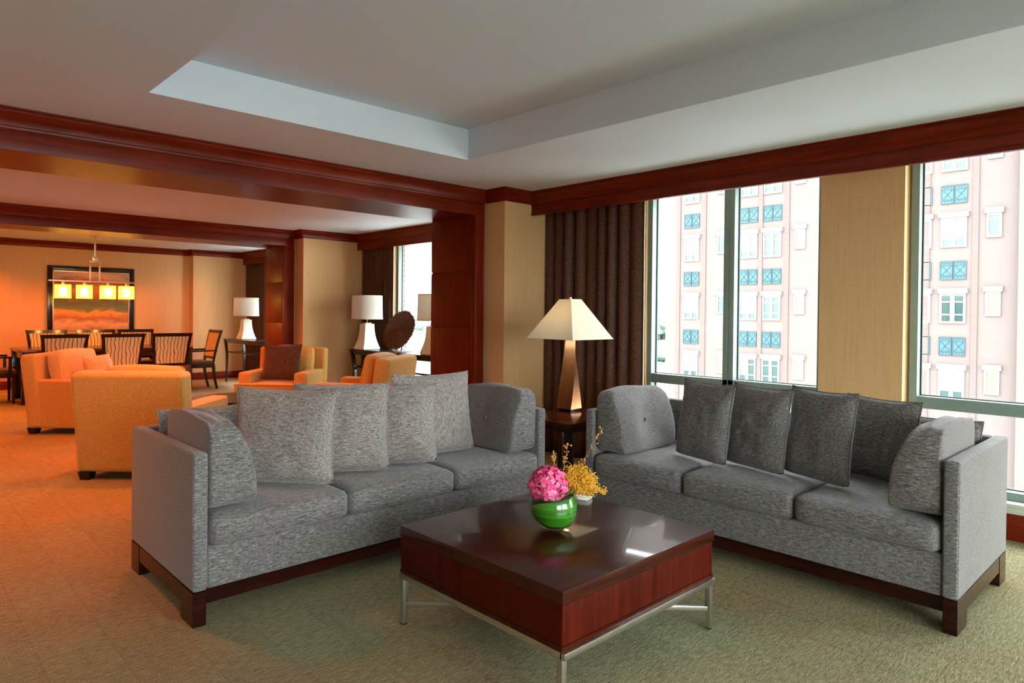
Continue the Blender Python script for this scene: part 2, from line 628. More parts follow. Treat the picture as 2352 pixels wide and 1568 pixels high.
# ceilings: near room with a recessed tray
TX0, TX1, TY0, TY1, TZ = 1.074, 3.264, -.6, 3.922, 2.727
cb = MB()
cb.box(XL - .2, TX0, YB - .2, 5.2, ZC, ZC + .4)
cb.box(TX1, 5.6, YB - .2, 5.2, ZC, ZC + .4)
cb.box(TX0, TX1, TY1, 5.2, ZC, ZC + .4)
cb.box(TX0, TX1, YB - .2, TY0, ZC, ZC + .4)
cb.box(TX0 - .01, TX1 + .01, TY0 - .01, TY1 + .01, TZ, ZC + .4)
cb.box(XL - .2, 6.4, 5.2, 14.2, ZC, ZC + .4)
struct(cb, 'ceiling', 'ceiling_paint', 'plain white ceiling with a recessed rectangular tray over the sofas', 'ceiling', smooth=False)

# outer walls out of view
struct(MB().box(XL - .2, XL, YB - .2, 14.2, 0, ZC), 'wall_left', 'wallpaper_gold', 'gold wallpapered side wall', 'wall', smooth=False)
kb = MB()
kb.box(XL, 5.4, YB - .2, YB, 0, .3); kb.box(XL, 5.4, YB - .2, YB, 2.42, ZC)
for x0, x1 in ((XL, -1.5), (.9, 1.3), (3.7, 5.4)):
    kb.box(x0, x1, YB - .2, YB, .3, 2.42)
struct(kb, 'wall_back', 'wallpaper_gold', 'gold wallpapered wall behind the viewer with two added windows for fill daylight', 'wall', smooth=False)

# window wall of the near room: piers and the apron under the windows
WX = 5.06
wb = MB()
wb.box(WX, 5.42, 1.488, 2.046, 0, ZC)
wb.box(WX, 5.42, -.70, -.18, 0, ZC)
wb.box(WX, 5.42, YB, -2.55, 0, ZC)
wb.box(WX + .02, 5.42, YB, 4.58, 0, .20)
wb.box(5.12, 5.245, 3.62, 4.6, 0, ZC)
wb.box(WX, 5.42, YB, 4.58, 2.478, ZC)
struct(wb, 'wall_right', 'wallpaper_gold', 'gold wallpapered window wall with flat piers between windows', 'wall', smooth=False)
sb = MB()
for y0, y1 in ((2.046, 3.62), (-.18, 1.488), (-2.55, -.70)):
    sb.box(WX + .0, 5.2, y0, y1, .198, .222, .004)
    sb.box(WX + .008, WX + .03, y0, y1, .158, .198, .003)
struct(sb, 'trim_1', 'sill_paint', 'pale painted sill ledge under the windows', 'window sill')
bb = MB()
bb.box(WX - .012, WX + .03, YB, 4.58, 0, .156, .006)
struct(bb, 'baseboard_right', 'cherry_y', 'dark cherry baseboard under the near windows', 'baseboard')

# wall between curtain and opening (pier wall facing the viewer)
struct(MB().box(4.253, 5.42, 4.575, 5.40, 0, ZC), 'wall_front', 'wallpaper_gold',
       'gold wallpapered pier between the cherry post and the brown drapery', 'wall', smooth=False)
struct(MB().box(4.243, 5.12, 4.563, 4.6, 0, .13, .004), 'baseboard_front', 'cherry_x', 'dark cherry baseboard of the pier by the drapery', 'baseboard')
# filler strip beside the post
struct(MB().box(4.225, 4.26, 4.87, 5.52, 0, ZC), 'wall_post', 'wallpaper_gold', 'narrow gold wall strip beside the cherry post', 'wall', smooth=False)

def portal(n, yf, yr, xi, xo, zb, zseam, xend):
    """cherry clad opening: lintel beam and the post at its window end"""
    b = MB()
    b.box(XL, xo, yf, yr, zb, ZC)                            # lintel
    b.box(XL, xo, yf - .014, yf, zb + .0, ZC - .11, .003)
    struct(b, 'trim_%d' % n, 'cherry_x', 'wide cherry lintel beam across the %s opening' % ('near' if n == 2 else 'far'), 'beam')
    p = MB()
    p.box(xi + .012, xo, yf + .012, yr, 0, zb)
    p.box(xi, xo, yf - .014, yf + .05, 0, zb, .003)          # front stile
    g = .006
    zs = [0.0] + zseam + [zb]
    for a, c in zip(zs, zs[1:]):
        p.box(xi, xi + .02, yf + .056, yr, a + g, c - g, .002)
    struct(p, 'trim_%d' % (n + 1), 'cherry_z', 'cherry clad post with seamed panels at the %s opening' % ('near' if n == 2 else 'far'), 'post')
portal(2, 4.848, 5.511, 4.118, 4.232, 2.268, [.62, 1.211, 1.746], 4.232)
portal(4, 9.27, 9.88, 4.315, 4.465, 2.282, [.60, 1.18, 1.76], 4.465)

# crown mouldings
PROF = [(0, 2.388), (.012, 2.388), (.014, 2.40), (.020, 2.405), (.024, 2.425), (.038, 2.450), (.060, 2.468), (.066, 2.474),
        (.066, 2.486), (.080, 2.490), (.080, 2.502), (0, 2.502)]
def crown(n, path, m, label):
    struct(sweep(MB(), path, PROF), 'trim_%d' % n, m, label, 'crown moulding', angle=30)
crown(6, [(XL, 4.834), (4.253, 4.834), (4.253, 4.575), (4.600, 4.575)], 'cherry_x', 'cherry crown moulding over the near opening and pier')
crown(7, [(4.600, 4.578), (4.600, YB)], 'cherry_y', 'cherry crown moulding along the near window valance')
# valance boards (pelmets)
def pelmet(n, x, y0, y1, z0, label):
    b = MB()
    b.box(x, x + .022, y0, y1, z0, 2.405)
    b.box(x - .008, x + .03, y0, y1, z0 - .006, z0 + .016, .003)
    b.box(x - .004, x, y0, y1, 2.376, 2.392, .0015)
    b.box(x, x + .09, y0, y1, 2.405, ZC)
    struct(b, 'trim_%d' % n, 'cherry_y', label, 'valance')
pelmet(8, 4.600, YB, 4.575, 2.292, 'long cherry valance board above the near windows')

# mid room shell
mw = MB()
mw.box(4.49, 5.9, 9.03, 9.9, 0, ZC)
struct(mw, 'wall_middle', 'wallpaper_gold', 'gold wallpapered pier behind the two console lamps', 'wall', smooth=False)
struct(MB().box(4.455, 4.50, 9.285, 9.9, 0, ZC), 'wall_niche', 'wallpaper_gold', 'narrow gold wall strip beside the far cherry post', 'wall', smooth=False)
struct(MB().box(4.478, 5.9, 9.018, 9.05, 0, .13, .004), 'baseboard_middle', 'cherry_x', 'dark cherry baseboard of the middle room pier', 'baseboard')
mr = MB()
mr.box(5.82, 5.955, 8.72, 9.05, 0, ZC)
mr.box(5.82, 6.02, 5.4, 9.05, 0, .12)
mr.box(5.82, 6.02, 5.4, 9.05, 2.42, ZC)
mr.box(5.82, 6.02, 5.4, 6.05, 0, ZC)
mr.box(5.35, 6.02, 5.35, 5.45, 0, ZC)
struct(mr, 'wall_middle_window', 'wallpaper_gold', 'gold wallpapered reveal beside the middle room window', 'wall', smooth=False)
crown(9, [(XL, 9.256), (4.49, 9.256), (4.49, 9.03), (5.36, 9.03)], 'cherry_x', 'cherry crown moulding over the far opening and pier')
crown(10, [(5.36, 9.033), (5.36, 5.45)], 'cherry_y', 'cherry crown moulding along the middle room valance')
pelmet(11, 5.36, 5.45, 9.03, 2.278, 'cherry valance board above the middle room window')

# far room shell
fw = MB()
fw.box(XL, 4.53, 13.84, 14.1, 0, ZC)
fw.box(4.53, 6.2, 13.64, 14.1, 0, ZC)
struct(fw, 'wall_far', 'wallpaper_gold', 'gold wallpapered end wall of the dining area', 'wall', smooth=False)
fb = MB()
fb.box(XL, 4.53, 13.82, 13.85, 0, .14, .004)
fb.box(4.515, 6.2, 13.62, 13.65, 0, .14, .004)
struct(fb, 'baseboard_far', 'cherry_x', 'dark cherry baseboard of the dining area wall', 'baseboard')
fr = MB()
fr.box(5.95, 6.15, 9.8, 14.0, 0, .12)
fr.box(5.95, 6.15, 9.8, 14.0, 2.42, ZC)
fr.box(5.95, 6.15, 9.8, 10.6, 0, ZC)
fr.box(5.95, 6.15, 13.2, 14.0, 0, ZC)
struct(fr, 'wall_far_window', 'wallpaper_gold', 'gold wall around the dining area window', 'wall', smooth=False)
crown(12, [(XL, 13.84), (4.53, 13.84), (4.53, 13.64), (5.49, 13.64)], 'cherry_x', 'cherry crown moulding on the dining area end wall')
crown(13, [(5.49, 13.643), (5.49, 9.88)], 'cherry_y', 'cherry crown moulding along the dining area valance')
pelmet(14, 5.49, 9.9, 13.64, 2.27, 'cherry valance board above the dining area window')

# windows
def window(n, x, y0, y1, z0, z1, mulls, rail, label):
    """frame front plane at x, glass at x+.085; y0<y1; mulls = centre ys of mullions"""
    w = thing('window_%d' % n, label, 'window', (x, (y0 + y1) / 2, z0), kind='structure')
    oy, oz = (y0 + y1) / 2, z0
    f = MB()
    sw, d = .048, .10
    f.box(0, d, y0 - oy, y0 - oy + sw, 0, z1 - z0, .003)
    f.box(0, d, y1 - oy - sw, y1 - oy, 0, z1 - z0, .003)
    f.box(0, d, y0 - oy, y1 - oy, 0, .05, .003)
    f.box(0, d, y0 - oy, y1 - oy, z1 - z0 - .05, z1 - z0, .003)
    if rail:
        f.box(0, d, y0 - oy + sw, y1 - oy - sw, rail[0] - z0, rail[1] - z0, .003)
    f.build('frame', 'window_paint', w)
    edges = [y0 + sw]
    for my in mulls:
        m = MB()
        m.box(.0, d, my - oy - .0475, my - oy - .001, .05, z1 - z0 - .05, .002)
        m.box(.0, d, my - oy + .001, my - oy + .0475, .05, z1 - z0 - .05, .002)
        m.build('mullion', 'window_paint', w)
        edges += [my - .0475, my + .0475]
    edges.append(y1 - sw)
    for a, b in zip(edges[0::2], edges[1::2]):
        spans = [(z0 + .05, z1 - .05)] if not rail else [(z0 + .05, rail[0]), (rail[1], z1 - .05)]
        for c, e in spans:
            g = MB()
            g.box(.080, .086, a - oy + .002, b - oy - .002, c - z0 + .002, e - z0 - .002)
            p = g.build('pane', 'window_glass', w, smooth=False)
            k = MB()
            for (ya, yb, za, zb) in ((a, a + .009, c, e), (b - .009, b, c, e), (a, b, c, c + .006), (a, b, e - .006, e)):
                k.box(.066, .079, ya - oy, yb - oy, za - z0, zb - z0)
            k.build('gasket', 'gasket', p, smooth=False)
    return w
RAIL = (.742, .822)
window(1, 5.15, 2.046, 3.62, .222, 2.48, [2.818], RAIL, 'two pane window with grey green frame between drapery and pier')
window(2, 5.15, -.18, 1.472, .222, 2.48, [.62], RAIL, 'grey green framed window behind the near arm of the right sofa')
window(3, 5.15, -2.55, -.70, .222, 2.48, [-1.63], RAIL, 'grey green framed window on the window wall near the viewer')
window(4, 5.86, 6.05, 8.72, .12, 2.42, [7.35], (.30, .36), 'tall window of the middle room behind the console table')
window(5, 5.99, 10.6, 13.2, .12, 2.42, [11.9], (.30, .36), 'tall window of the dining area behind the far drapery')

for n, x0, x1 in ((6, -1.5, .9), (7, 1.3, 3.7)):  # unseen windows added behind the viewer to throw daylight on the sofa fronts
    wn = thing('window_%d' % n, 'added framed window behind the viewer that lets in fill daylight', 'window', ((x0 + x1) / 2, YB - .12, .3), kind='structure')
    hw = (x1 - x0) / 2
    MB().box(-hw, -hw + .05, -.05, .05, 0, 2.12).box(hw - .05, hw, -.05, .05, 0, 2.12).box(-hw + .05, hw - .05, -.05, .05, 0, .05).box(-hw + .05, hw - .05, -.05, .05, 2.07, 2.12).box(-.04, .04, -.05, .05, .05, 2.07).build('frame', 'window_paint', wn)
    for a, b in ((-hw + .05, -.04), (.04, hw - .05)):
        MB().box(a, b, -.003, .003, .05, 2.07).build('pane', 'window_glass', wn, smooth=False)

# ------------------------------------------------------------------ sofas and pillows
def pillow_mesh(w, h, t, seed, corner=.0):
    """standing pillow, base centre at origin, front = -y"""
    n = 26
    mb = MB()
    def pt(u, v, s):
        x = w / 2 * u * (1 - .045 * (1 - v * v) * abs(u) ** 3 + .02 * abs(u * v) ** 3)
        if v > 0:
            z = h / 2 * v * (1 - .05 * (1 - u * u) * abs(v) ** 3 + .02 * abs(u * v) ** 3)
        else:   # the lower edge settles flat on the seat, its corners rounded
            z = h / 2 * v * (1 - .010 * (1 - u * u) * abs(v) ** 3 - .045 * abs(u) ** 8 * abs(v) ** 3)
        f = max(0.0, (1 - abs(u) ** 3.2) * (1 - abs(v) ** 3.2)) ** .55
        fat = 1 + .26 * (-v)
        nz = noise.noise(Vector((u * 2.2 + seed * 3.1, v * 2.2 - seed, s * 2.0)))
        rd = noise.noise(Vector((u * 7 + seed, v * 5, s * 3 + seed * 2)))
        # soft folds that run in from the corners
        fold = 0.0
        for cu, cv in ((1, 1), (-1, 1), (1, -1), (-1, -1)):
            du, dv = u - cu, v - cv
            rr = math.hypot(du, dv)
            an = math.atan2(dv * cv, du * cu)
            fold += .010 * math.exp(-(rr / .55) ** 2) * math.sin(an * 9 + seed)
        y = s * (t / 2 * f * fat * (1 + .16 * nz) + f * .006 * rd + f * fold)
        y += .010 * noise.noise(Vector((u * 1.3, v * 1.3, seed * 5.7)))
        return (x, y, h / 2 + z)
    for s in (-1, 1):
        mb.grid([[pt(-1 + 2 * i / n, -1 + 2 * j / n, s) for i in range(n + 1)] for j in range(n + 1)])
    bmesh.ops.remove_doubles(mb.bm, verts=mb.bm.verts, dist=1e-5)
    bmesh.ops.recalc_face_normals(mb.bm, faces=mb.bm.faces)
    edge = [pt(-1 + 2 * i / n, -1, -1) for i in range(n)] + [pt(1, -1 + 2 * i / n, -1) for i in range(n)] + \
           [pt(1 - 2 * i / n, 1, -1) for i in range(n)] + [pt(-1, 1 - 2 * i / n, -1) for i in range(n)]
    sm = MB().tube(edge + [edge[0]], .0035, 6)
    return mb, sm

def make_pillow(name, label, cat, loc, yaw, tilt, w, h, t, seed, m, seam_m, group):
    """yaw about z (0 faces -y), tilt leans the top back (+y)"""
    Mr = Matrix.Rotation(yaw, 4, 'Z') @ Matrix.Rotation(-tilt, 4, 'X')
    p = thing(name, label, cat, loc, group=group, rot=Mr.to_euler())
    mb, sm = pillow_mesh(w, h, t, seed)
    mb.build('cover', m, p, angle=80)
    sm.build('seam', seam_m, p, angle=80)
    return p

def make_sofa(label, loc, rz, W, D=.93, group='grey sofas round the coffee table'):
    """origin at the front left corner on the floor, x along the width, y to the back"""
    s = thing('sofa', label, 'sofa', loc, rz, group)
    A, H, Z0 = .064, .745, .150
    for x0 in (0, W - A):
        MB().box(x0, x0 + A, 0, D, Z0, H, .018, 3).build('arm', 'sofa_grey', s)
    MB().box(A + .001, W - A - .001, D - .075, D - .001, Z0, H, .018, 3).build('back', 'sofa_grey', s)
    MB().box(A + .001, W - A - .001, .012, D - .08, Z0, .332, .014, 3).build('seat_deck', 'sofa_grey', s)
    # plinth of dark wood: rails and corner legs
    r = MB()
    r.box(.02, W - .02, .055, .085, .072, Z0 - .001)
    r.box(.02, W - .02, D - .085, D - .055, .072, Z0 - .001)
    for x0 in (.004, W - .030):
        r.box(x0, x0 + .026, .16, D - .14, .072, Z0 - .001)
    r.build('plinth_rail', 'mahogany_dark', s)
    for x0 in (.002, W - .058):
        MB().box(x0, x0 + .056, .003, .158, 0, Z0 - .001, .002, 1).build('leg', 'mahogany_dark', s)
        MB().box(x0, x0 + .056, D - .138, D - .003, 0, Z0 - .001, .002, 1).build('leg', 'mahogany_dark', s)
    # three loose seat cushions
    n = 3
    cw = (W - 2 * A - .012) / n
    for i in range(n):
        cx = A + .006 + cw * (i + .5)
        ph = i * 2.1
        def fn(p, u, v, w, ph=ph):
            k = noise.noise(Vector((p.x * 3 + ph, p.y * 3, ph)))
            sag = .005 * k if w > -.5 else 0
            fr = max(0, -v) ** 6
            return (p.x, p.y + .006 * noise.noise(Vector((p.x * 5, p.z * 5, ph))) * fr, p.z + sag)
        MB().rbox((cx, .425, .398), (cw / 2 - .002, .435, .066), .035, (.003, .014, .016), 16, fn).build('seat_cushion', 'sofa_grey', s, angle=80)
    return s

def make_arm_cushion(label, loc, rz, side, dpt=.60, seed=0, group=None):
    """boxed wedge cushion against an arm. origin: bottom outer front corner; side=+1 grows to +x, -1 to -x"""
    c = thing('arm_cushion', label, 'cushion', loc, rz, group)
    H = .375
    def wid(t):
        # bowed inner face: wide at the seat, narrow on top
        t = max(0, min(1, t))
        return .225 * (1 - .50 * t ** 2.6)
    def fn(p, u, v, w):
        t = (p.z) / H
        x01 = (p.x + .5)
        x = x01 * wid(t)
        # tuft dimple in the inner face
        d = math.hypot((p.y - dpt * .52) / .10, (p.z - H * .50) / .10)
        if x01 > .5:
            x -= .034 * math.exp(-d * d) * (x01 - .5) * 2
            x -= .010 * math.exp(-(d / 2.4) ** 2) * (x01 - .5) * 2
            ang = math.atan2(p.z - H * .5, p.y - dpt * .52)
            x += .004 * math.sin(ang * 7 + seed) * math.exp(-((d - 1.2) / .9) ** 2)
        z = p.z + .020 * max(0, w) * (1 - v * v) + .012 * noise.noise(Vector((p.x * 3, p.y * 4, seed))) * t
        # the top edge falls away towards the back
        return (side * x, p.y, z)
    MB().rbox((0, dpt / 2, H / 2), (.5, dpt / 2, H / 2), .055, (0, .012, 0), 18, fn).build('cover', 'sofa_grey', c, angle=80)
    xb = wid(.5) - .037
    MB().rbox((side * xb, dpt * .52, H * .5), (.006, .013, .013), .006, n=6).build('button', 'sofa_grey', c, angle=80)
    return c

# left sofa faces the viewer (front at y = 3.00)
LW = 2.17
make_sofa('long grey tweed sofa standing before the orange chairs, its front to the coffee table', (1.0, 3.0, 0), 0, LW)
make_arm_cushion('boxed grey cushion against the outer arm of the left sofa', (1.072, 3.02, .485), 0, 1, .58, 1, 'arm cushions of the sofas')
make_arm_cushion('tufted grey cushion at the lamp end of the left sofa', (1.0 + LW - .072, 3.02, .485), 0, -1, .58, 2, 'arm cushions of the sofas')

def lpil(px, py, label, yaw, tilt, w, h, seed, m='pillow_grey', z=.489, t=.15):
    return make_pillow('throw_pillow', label, 'pillow', (px, py, z), -rad(yaw), rad(tilt), w, h, t, seed, m, 'pillow_grey', 'pillows on the left sofa')
lpil(1.515, 3.27, 'frontmost grey pillow on left sofa, largest, beside the outer arm cushion', 48, 9, .53, .475, 1.0)
lpil(1.862, 3.285, 'grey pillow on left sofa, second from the outer arm cushion', 31, 9, .50, .475, 2.3)
lpil(2.195, 3.255, 'grey pillow on left sofa, third from the outer arm cushion', 30, 9, .46, .450, 3.7)
lpil(2.545, 3.335, 'grey pillow with upright weave on left sofa beside the tufted cushion', 6, 9, .54, .49, 4.9, 'pillow_grey_upright')
lpil(1.303, 3.735, 'grey pillow tucked in the back corner of the left sofa, mostly hidden', 2, 3, .45, .35, 6.2, t=.12)

# right sofa faces away from the windows (front at x = 3.35); local x runs towards the viewer
RW = 2.065
RZ = -PI / 2
make_sofa('grey tweed sofa with its back to the windows, across from the coffee table', (3.35, 2.822, 0), RZ, RW)
make_arm_cushion('tufted grey cushion at the lamp end of the right sofa', (3.37, 2.822 - .072, .485), RZ, 1, .58, 3, 'arm cushions of the sofas')
make_arm_cushion('boxed grey cushion leaning on the near arm of the right sofa by the window', (3.37, 2.822 - RW + .072, .485), RZ, -1, .58, 4, 'arm cushions of the sofas')

def rpil(px, py, label, yaw, tilt, w, h, seed, z=.489):
    return make_pillow('throw_pillow', label, 'pillow', (px, py, z), RZ - rad(yaw), rad(tilt), w, h, .125, seed, 'sofa_grey', 'sofa_grey', 'pillows on the right sofa')
rpil(3.64, 2.165, 'grey pillow on right sofa nearest the tufted cushion and the bronze lamp', 17, 8, .42, .465, 7.1)
rpil(3.665, 1.838, 'grey pillow on right sofa, second from the bronze lamp', 17, 8, .42, .465, 8.4)
rpil(3.665, 1.497, 'grey pillow on right sofa, third from the bronze lamp', 21, 8, .43, .475, 9.6)
rpil(3.94, 1.285, 'darkest grey pillow on right sofa beside the near arm cushion', 18, 8, .43, .43, 10.8)
rpil(4.11, 1.048, 'grey pillow tucked in the back corner of the right sofa, only its tip showing', 2, 3, .42, .335, 12.5)

# ------------------------------------------------------------------ coffee table and what stands on it
ct = thing('coffee_table', 'square dark mahogany coffee table on slim nickel legs', 'coffee table', (2.167, 1.98, 0))
S = .488
MB().box(-S, S, -S + .012, S - .012, .381, .43, .003).build('tabletop', 'mahogany_top', ct)
MB().box(-S + .003, S - .012, -S + .015, S - .015, .243, .379, .002).build('box', 'mahogany_z', ct)
MB().box(-S + .001, S - .006, -S + .013, S - .013, .223, .242, .002).build('base_moulding', 'mahogany_x', ct)
dr = MB().box(S - .010, S + .014, -S + .03, S - .03, .247, .374, .003).build('drawer', 'mahogany_z', ct)
MB().box(S + .0145, S + .020, -.10, .10, .350, .358, .002).build('handle', 'nickel', dr)
fm = MB()
f = .024
for a in (-1, 1):
    fm.box(-S + .002, S - .002, a * (S - .014) - f / 2, a * (S - .014) + f / 2, .198, .2225, .002)
    fm.box(a * (S - .014) - f / 2, a * (S - .014) + f / 2, -S + .016, S - .016, .198, .2225, .002)
fm.build('metal_frame', 'nickel', ct)
for a in (-1, 1):
    for b in (-1, 1):
        lg = MB().box(a * (S - .014) - .0125, a * (S - .014) + .0125, b * (S - .026) - .0125, b * (S - .026) + .0125, .006, .199, .0015).build('leg', 'nickel', ct)
        MB().box(a * (S - .014) - .010, a * (S - .014) + .010, b * (S - .026) - .010, b * (S - .026) + .010, 0, .0065).build('glide', 'black_foot', lg)
for a in (-1, 1):
    L = math.hypot(S - .02, S - .03)
    ang = math.atan2((S - .026) * a, S - .014)
    MB().box(-L, L, -.009, .009, .078 + (.0005 if a > 0 else 0), .098 + (.0005 if a > 0 else 0), .001, M=Matrix.Rotation(ang, 4, 'Z')).build('stretcher', 'nickel', ct)

VX, VY, VZ = 2.135, 1.97, .4305
vs = thing('glass_vase', 'round clear glass bowl vase lined with green leaves', 'vase', (VX, VY, VZ))
R0 = .109
outp, inp = [], []
for i in range(25):
    a = rad(-65 + (i / 24) * 125)
    outp.append((R0 * math.cos(a), .100 + R0 * math.sin(a)))
prof = [(0.0005, .0), (.040, .0)] + outp
inner = [(max(.0006, r - .004), z + (.004 if z < .02 else 0)) for r, z in outp][::-1] + [(.0006, .010)]
MB().lathe(prof + [(outp[-1][0] - .002, outp[-1][1] + .002)] + inner, 56, cap=False).build('bowl', 'vase_glass', vs, angle=60)
def leaf(a0, z0, z1, spread, tw, lab):
    lf = tag(bpy.data.objects.new('leaf', None), lab, 'leaf', 'broad leaves inside the vase')
    P = []
    for j in range(9):
        row = []
        t = j / 8
        for i in range(25):
            s = i / 24
            a = a0 + spread * s
            z = z0 + (z1 - z0) * t + tw * (s - .5)
            z = max(.012, min(.178, z))
            rr = math.sqrt(max(1e-4, (R0 - .0065) ** 2 - (z - .100) ** 2)) - .002 * (1 + math.sin(s * 9 + j * .8)) - .003 * abs(tw) * 10
            taper = 1 - .75 * abs(2 * s - 1) ** 3
            z = .100 + (z - .100) * taper
            rr = math.sqrt(max(1e-4, (R0 - .0065) ** 2 - (z - .100) ** 2)) - .002 * (1.2 + math.sin(s * 9))
            row.append((rr * math.cos(a), rr * math.sin(a), z))
        P.append(row)
    bpy.data.objects.remove(lf)
    o = MB().grid(P).build('leaf', 'leaf_blade', None, angle=80)
    o.location = (VX, VY, VZ)
    tag(o, lab, 'leaf', 'broad leaves inside the vase')
    sol = o.modifiers.new('thick', 'SOLIDIFY'); sol.thickness = .0012; sol.offset = -1
    return o
leaf(rad(150), .022, .150, rad(230), .03, 'broad green leaf curled inside the glass vase')
leaf(rad(-25), .03, .140, rad(150), -.03, 'broad green leaf curled inside the glass vase')
# hydrangea head
HC = Vector((2.115, 1.985, .622))
hy = thing('hydrangea', 'round pink hydrangea head resting on the rim of the glass vase', 'flower', HC)
for part, m, k0 in (('petals_pale', 'petal_pale', 0), ('petals', 'petal_pink', 1), ('petals_deep', 'petal_deep', 2)):
    pb = MB()
    rs = random.Random(5 + k0)
    N = 680
    for i in range(N):
        if i % 3 != k0 and rs.random() < .85:
            continue
        zz = 1 - 2 * (i + .5) / N
        th = i * 2.39996
        q = Vector((math.sqrt(1 - zz * zz) * math.cos(th), math.sqrt(1 - zz * zz) * math.sin(th), zz))
        if q.z < -.75: continue
        base = q * (.077 + rs.uniform(-.015, .012)) * (1 if k0 < 2 else .93)
        base.z *= .92
        a = q.orthogonal().normalized(); a.rotate(Matrix.Rotation(rs.uniform(0, 6.28), 3, q)); b = q.cross(a)
        n = (q + Vector((rs.uniform(-.35, .35), rs.uniform(-.35, .35), rs.uniform(-.35, .35)))).normalized()
        a = (a - n * a.dot(n)).normalized(); b = n.cross(a)
        sz = rs.uniform(.0072, .0112)
        for k in range(4):
            ca, sa = math.cos(k * PI / 2), math.sin(k * PI / 2)
            d = a * ca + b * sa; e = -a * sa + b * ca
            c0 = base
            P = [[c0 + e * (-.15 * sz), c0 + e * (.15 * sz)],
                 [c0 + d * sz * .7 - e * sz * .62 + n * .003, c0 + d * sz * .7 + e * sz * .62 + n * .003],
                 [c0 + d * sz * 1.35 - e * sz * .30 + n * .001, c0 + d * sz * 1.35 + e * sz * .30 + n * .001]]
            pb.grid(P)
    pb.build(part, m, hy, angle=80)
MB().tube([(0, 0, -.055), (.006, -.006, -.10), (.012, -.010, -.16)], .003, 6).build('stem', 'stem_green', hy)
MB().rbox((0, 0, 0), (.066, .066, .062), .06, n=8).build('flower_core', 'petal_deep', hy, angle=80)
# goldenrod plume
GC = Vector((2.160, 1.945, .60))
go = thing('goldenrod', 'spray of yellow goldenrod leaning out of the glass vase', 'flower', GC)
gs, gf = MB(), MB()
rs = random.Random(11)
rt = Vector((.724, -.690, 0)); fwd = Vector((.69, .724, 0)); up = Vector((0, 0, 1))
for i in range(70):
    ang = rad(rs.uniform(10, 82)); L = rs.uniform(.09, .155) * (1.0 + .25 * math.cos(ang * 1.3))
    dv = (rt * math.cos(ang) + up * math.sin(ang) + fwd * rs.uniform(-.30, .30)).normalized()
    p0 = Vector((rs.uniform(-.006, .006), rs.uniform(-.006, .006), -.03))
    pts = []
    for k in range(7):
        t = k / 6
        pts.append(p0 + dv * L * t + up * (.018 * math.sin(t * PI)) - up * .012 * t * t * math.cos(ang) + rt * .012 * t * t)
    gs.tube(pts, [.0012] * 6 + [.0006], 4)
    for k in range(64):
        t = rs.uniform(.42, 1.0)
        j = min(5, int(t * 6)); ft = t * 6 - j
        c = pts[j].lerp(pts[j + 1], ft)
        rr = .017 * (1.1 - .55 * t)
        c = c + Vector((rs.gauss(0, rr * .7), rs.gauss(0, rr * .7), rs.gauss(0, rr * .7)))
        s = rs.uniform(.0024, .0040)
        gf.loft([[c + Vector((s, 0, 0)), c + Vector((0, s, 0)), c + Vector((-s, 0, 0)), c + Vector((0, -s, 0))],
                 [c + Vector((s * .3, 0, s)), c + Vector((0, s * .3, s)), c + Vector((-s * .3, 0, s)), c + Vector((0, -s * .3, s))]])
gs.tube([(0, 0, -.03), (-.01, .01, -.14)], .004, 6)
gs.build('stems', 'stem_green', go)
gf.build('florets', 'golden_flower', go, smooth=False)
def twig(tip, base, bend, label, seed):
    b, t = Vector(base), Vector(tip)
    tw = thing('budded_twig', label, 'twig', b, group='budded twigs in the vase')
    r = random.Random(seed)
    pts = []
    for k in range(9):
        s = k / 8
        pts.append((t - b) * s + Vector(bend) * math.sin(s * PI))
    MB().tube(pts, [.0024 - .0015 * k / 8 for k in range(9)], 6).build('stem', 'twig_brown', tw)
    bud = MB()
    for k in range(30):
        s = r.uniform(.42, 1.0)
        j = min(7, int(s * 8)); c = pts[j].lerp(pts[j + 1], s * 8 - j)
        o = Vector((r.uniform(-1, 1), r.uniform(-1, 1), r.uniform(-.4, 1))).normalized() * r.uniform(.004, .016)
        bud.tube([c, c + o * .6, c + o], [.0007, .0012, .0004], 4)
        e = r.uniform(.0022, .0042)
        bud.rbox(c + o, (e, e, e * 1.2), e * .8, n=3)
    bud.build('buds', 'bud_ochre', tw)
twig((2.290, 1.829, .872), (2.165, 1.945, .58), (-.006, .004, -.012), 'longest budded twig reaching from the vase towards the right sofa', 1)
twig((2.181, 1.933, .800), (2.150, 1.955, .58), (0, 0, 0), 'middle budded twig standing upright between the flowers', 2)
twig((2.138, 1.974, .768), (2.150, 1.965, .58), (-.004, .004, 0), 'shortest budded twig just above the pink hydrangea', 3)
cd = thing('note_card', 'small pale card lying on the coffee table behind the vase', 'card', (2.60, 2.222, .4302), rad(20))
MB().box(-.036, .036, -.055, .055, 0, .004, .0005).build('cover', 'paper', cd)
MB().box(-.034, .035, -.053, .053, .0041, .006, .0003).build('page', 'paper', cd)

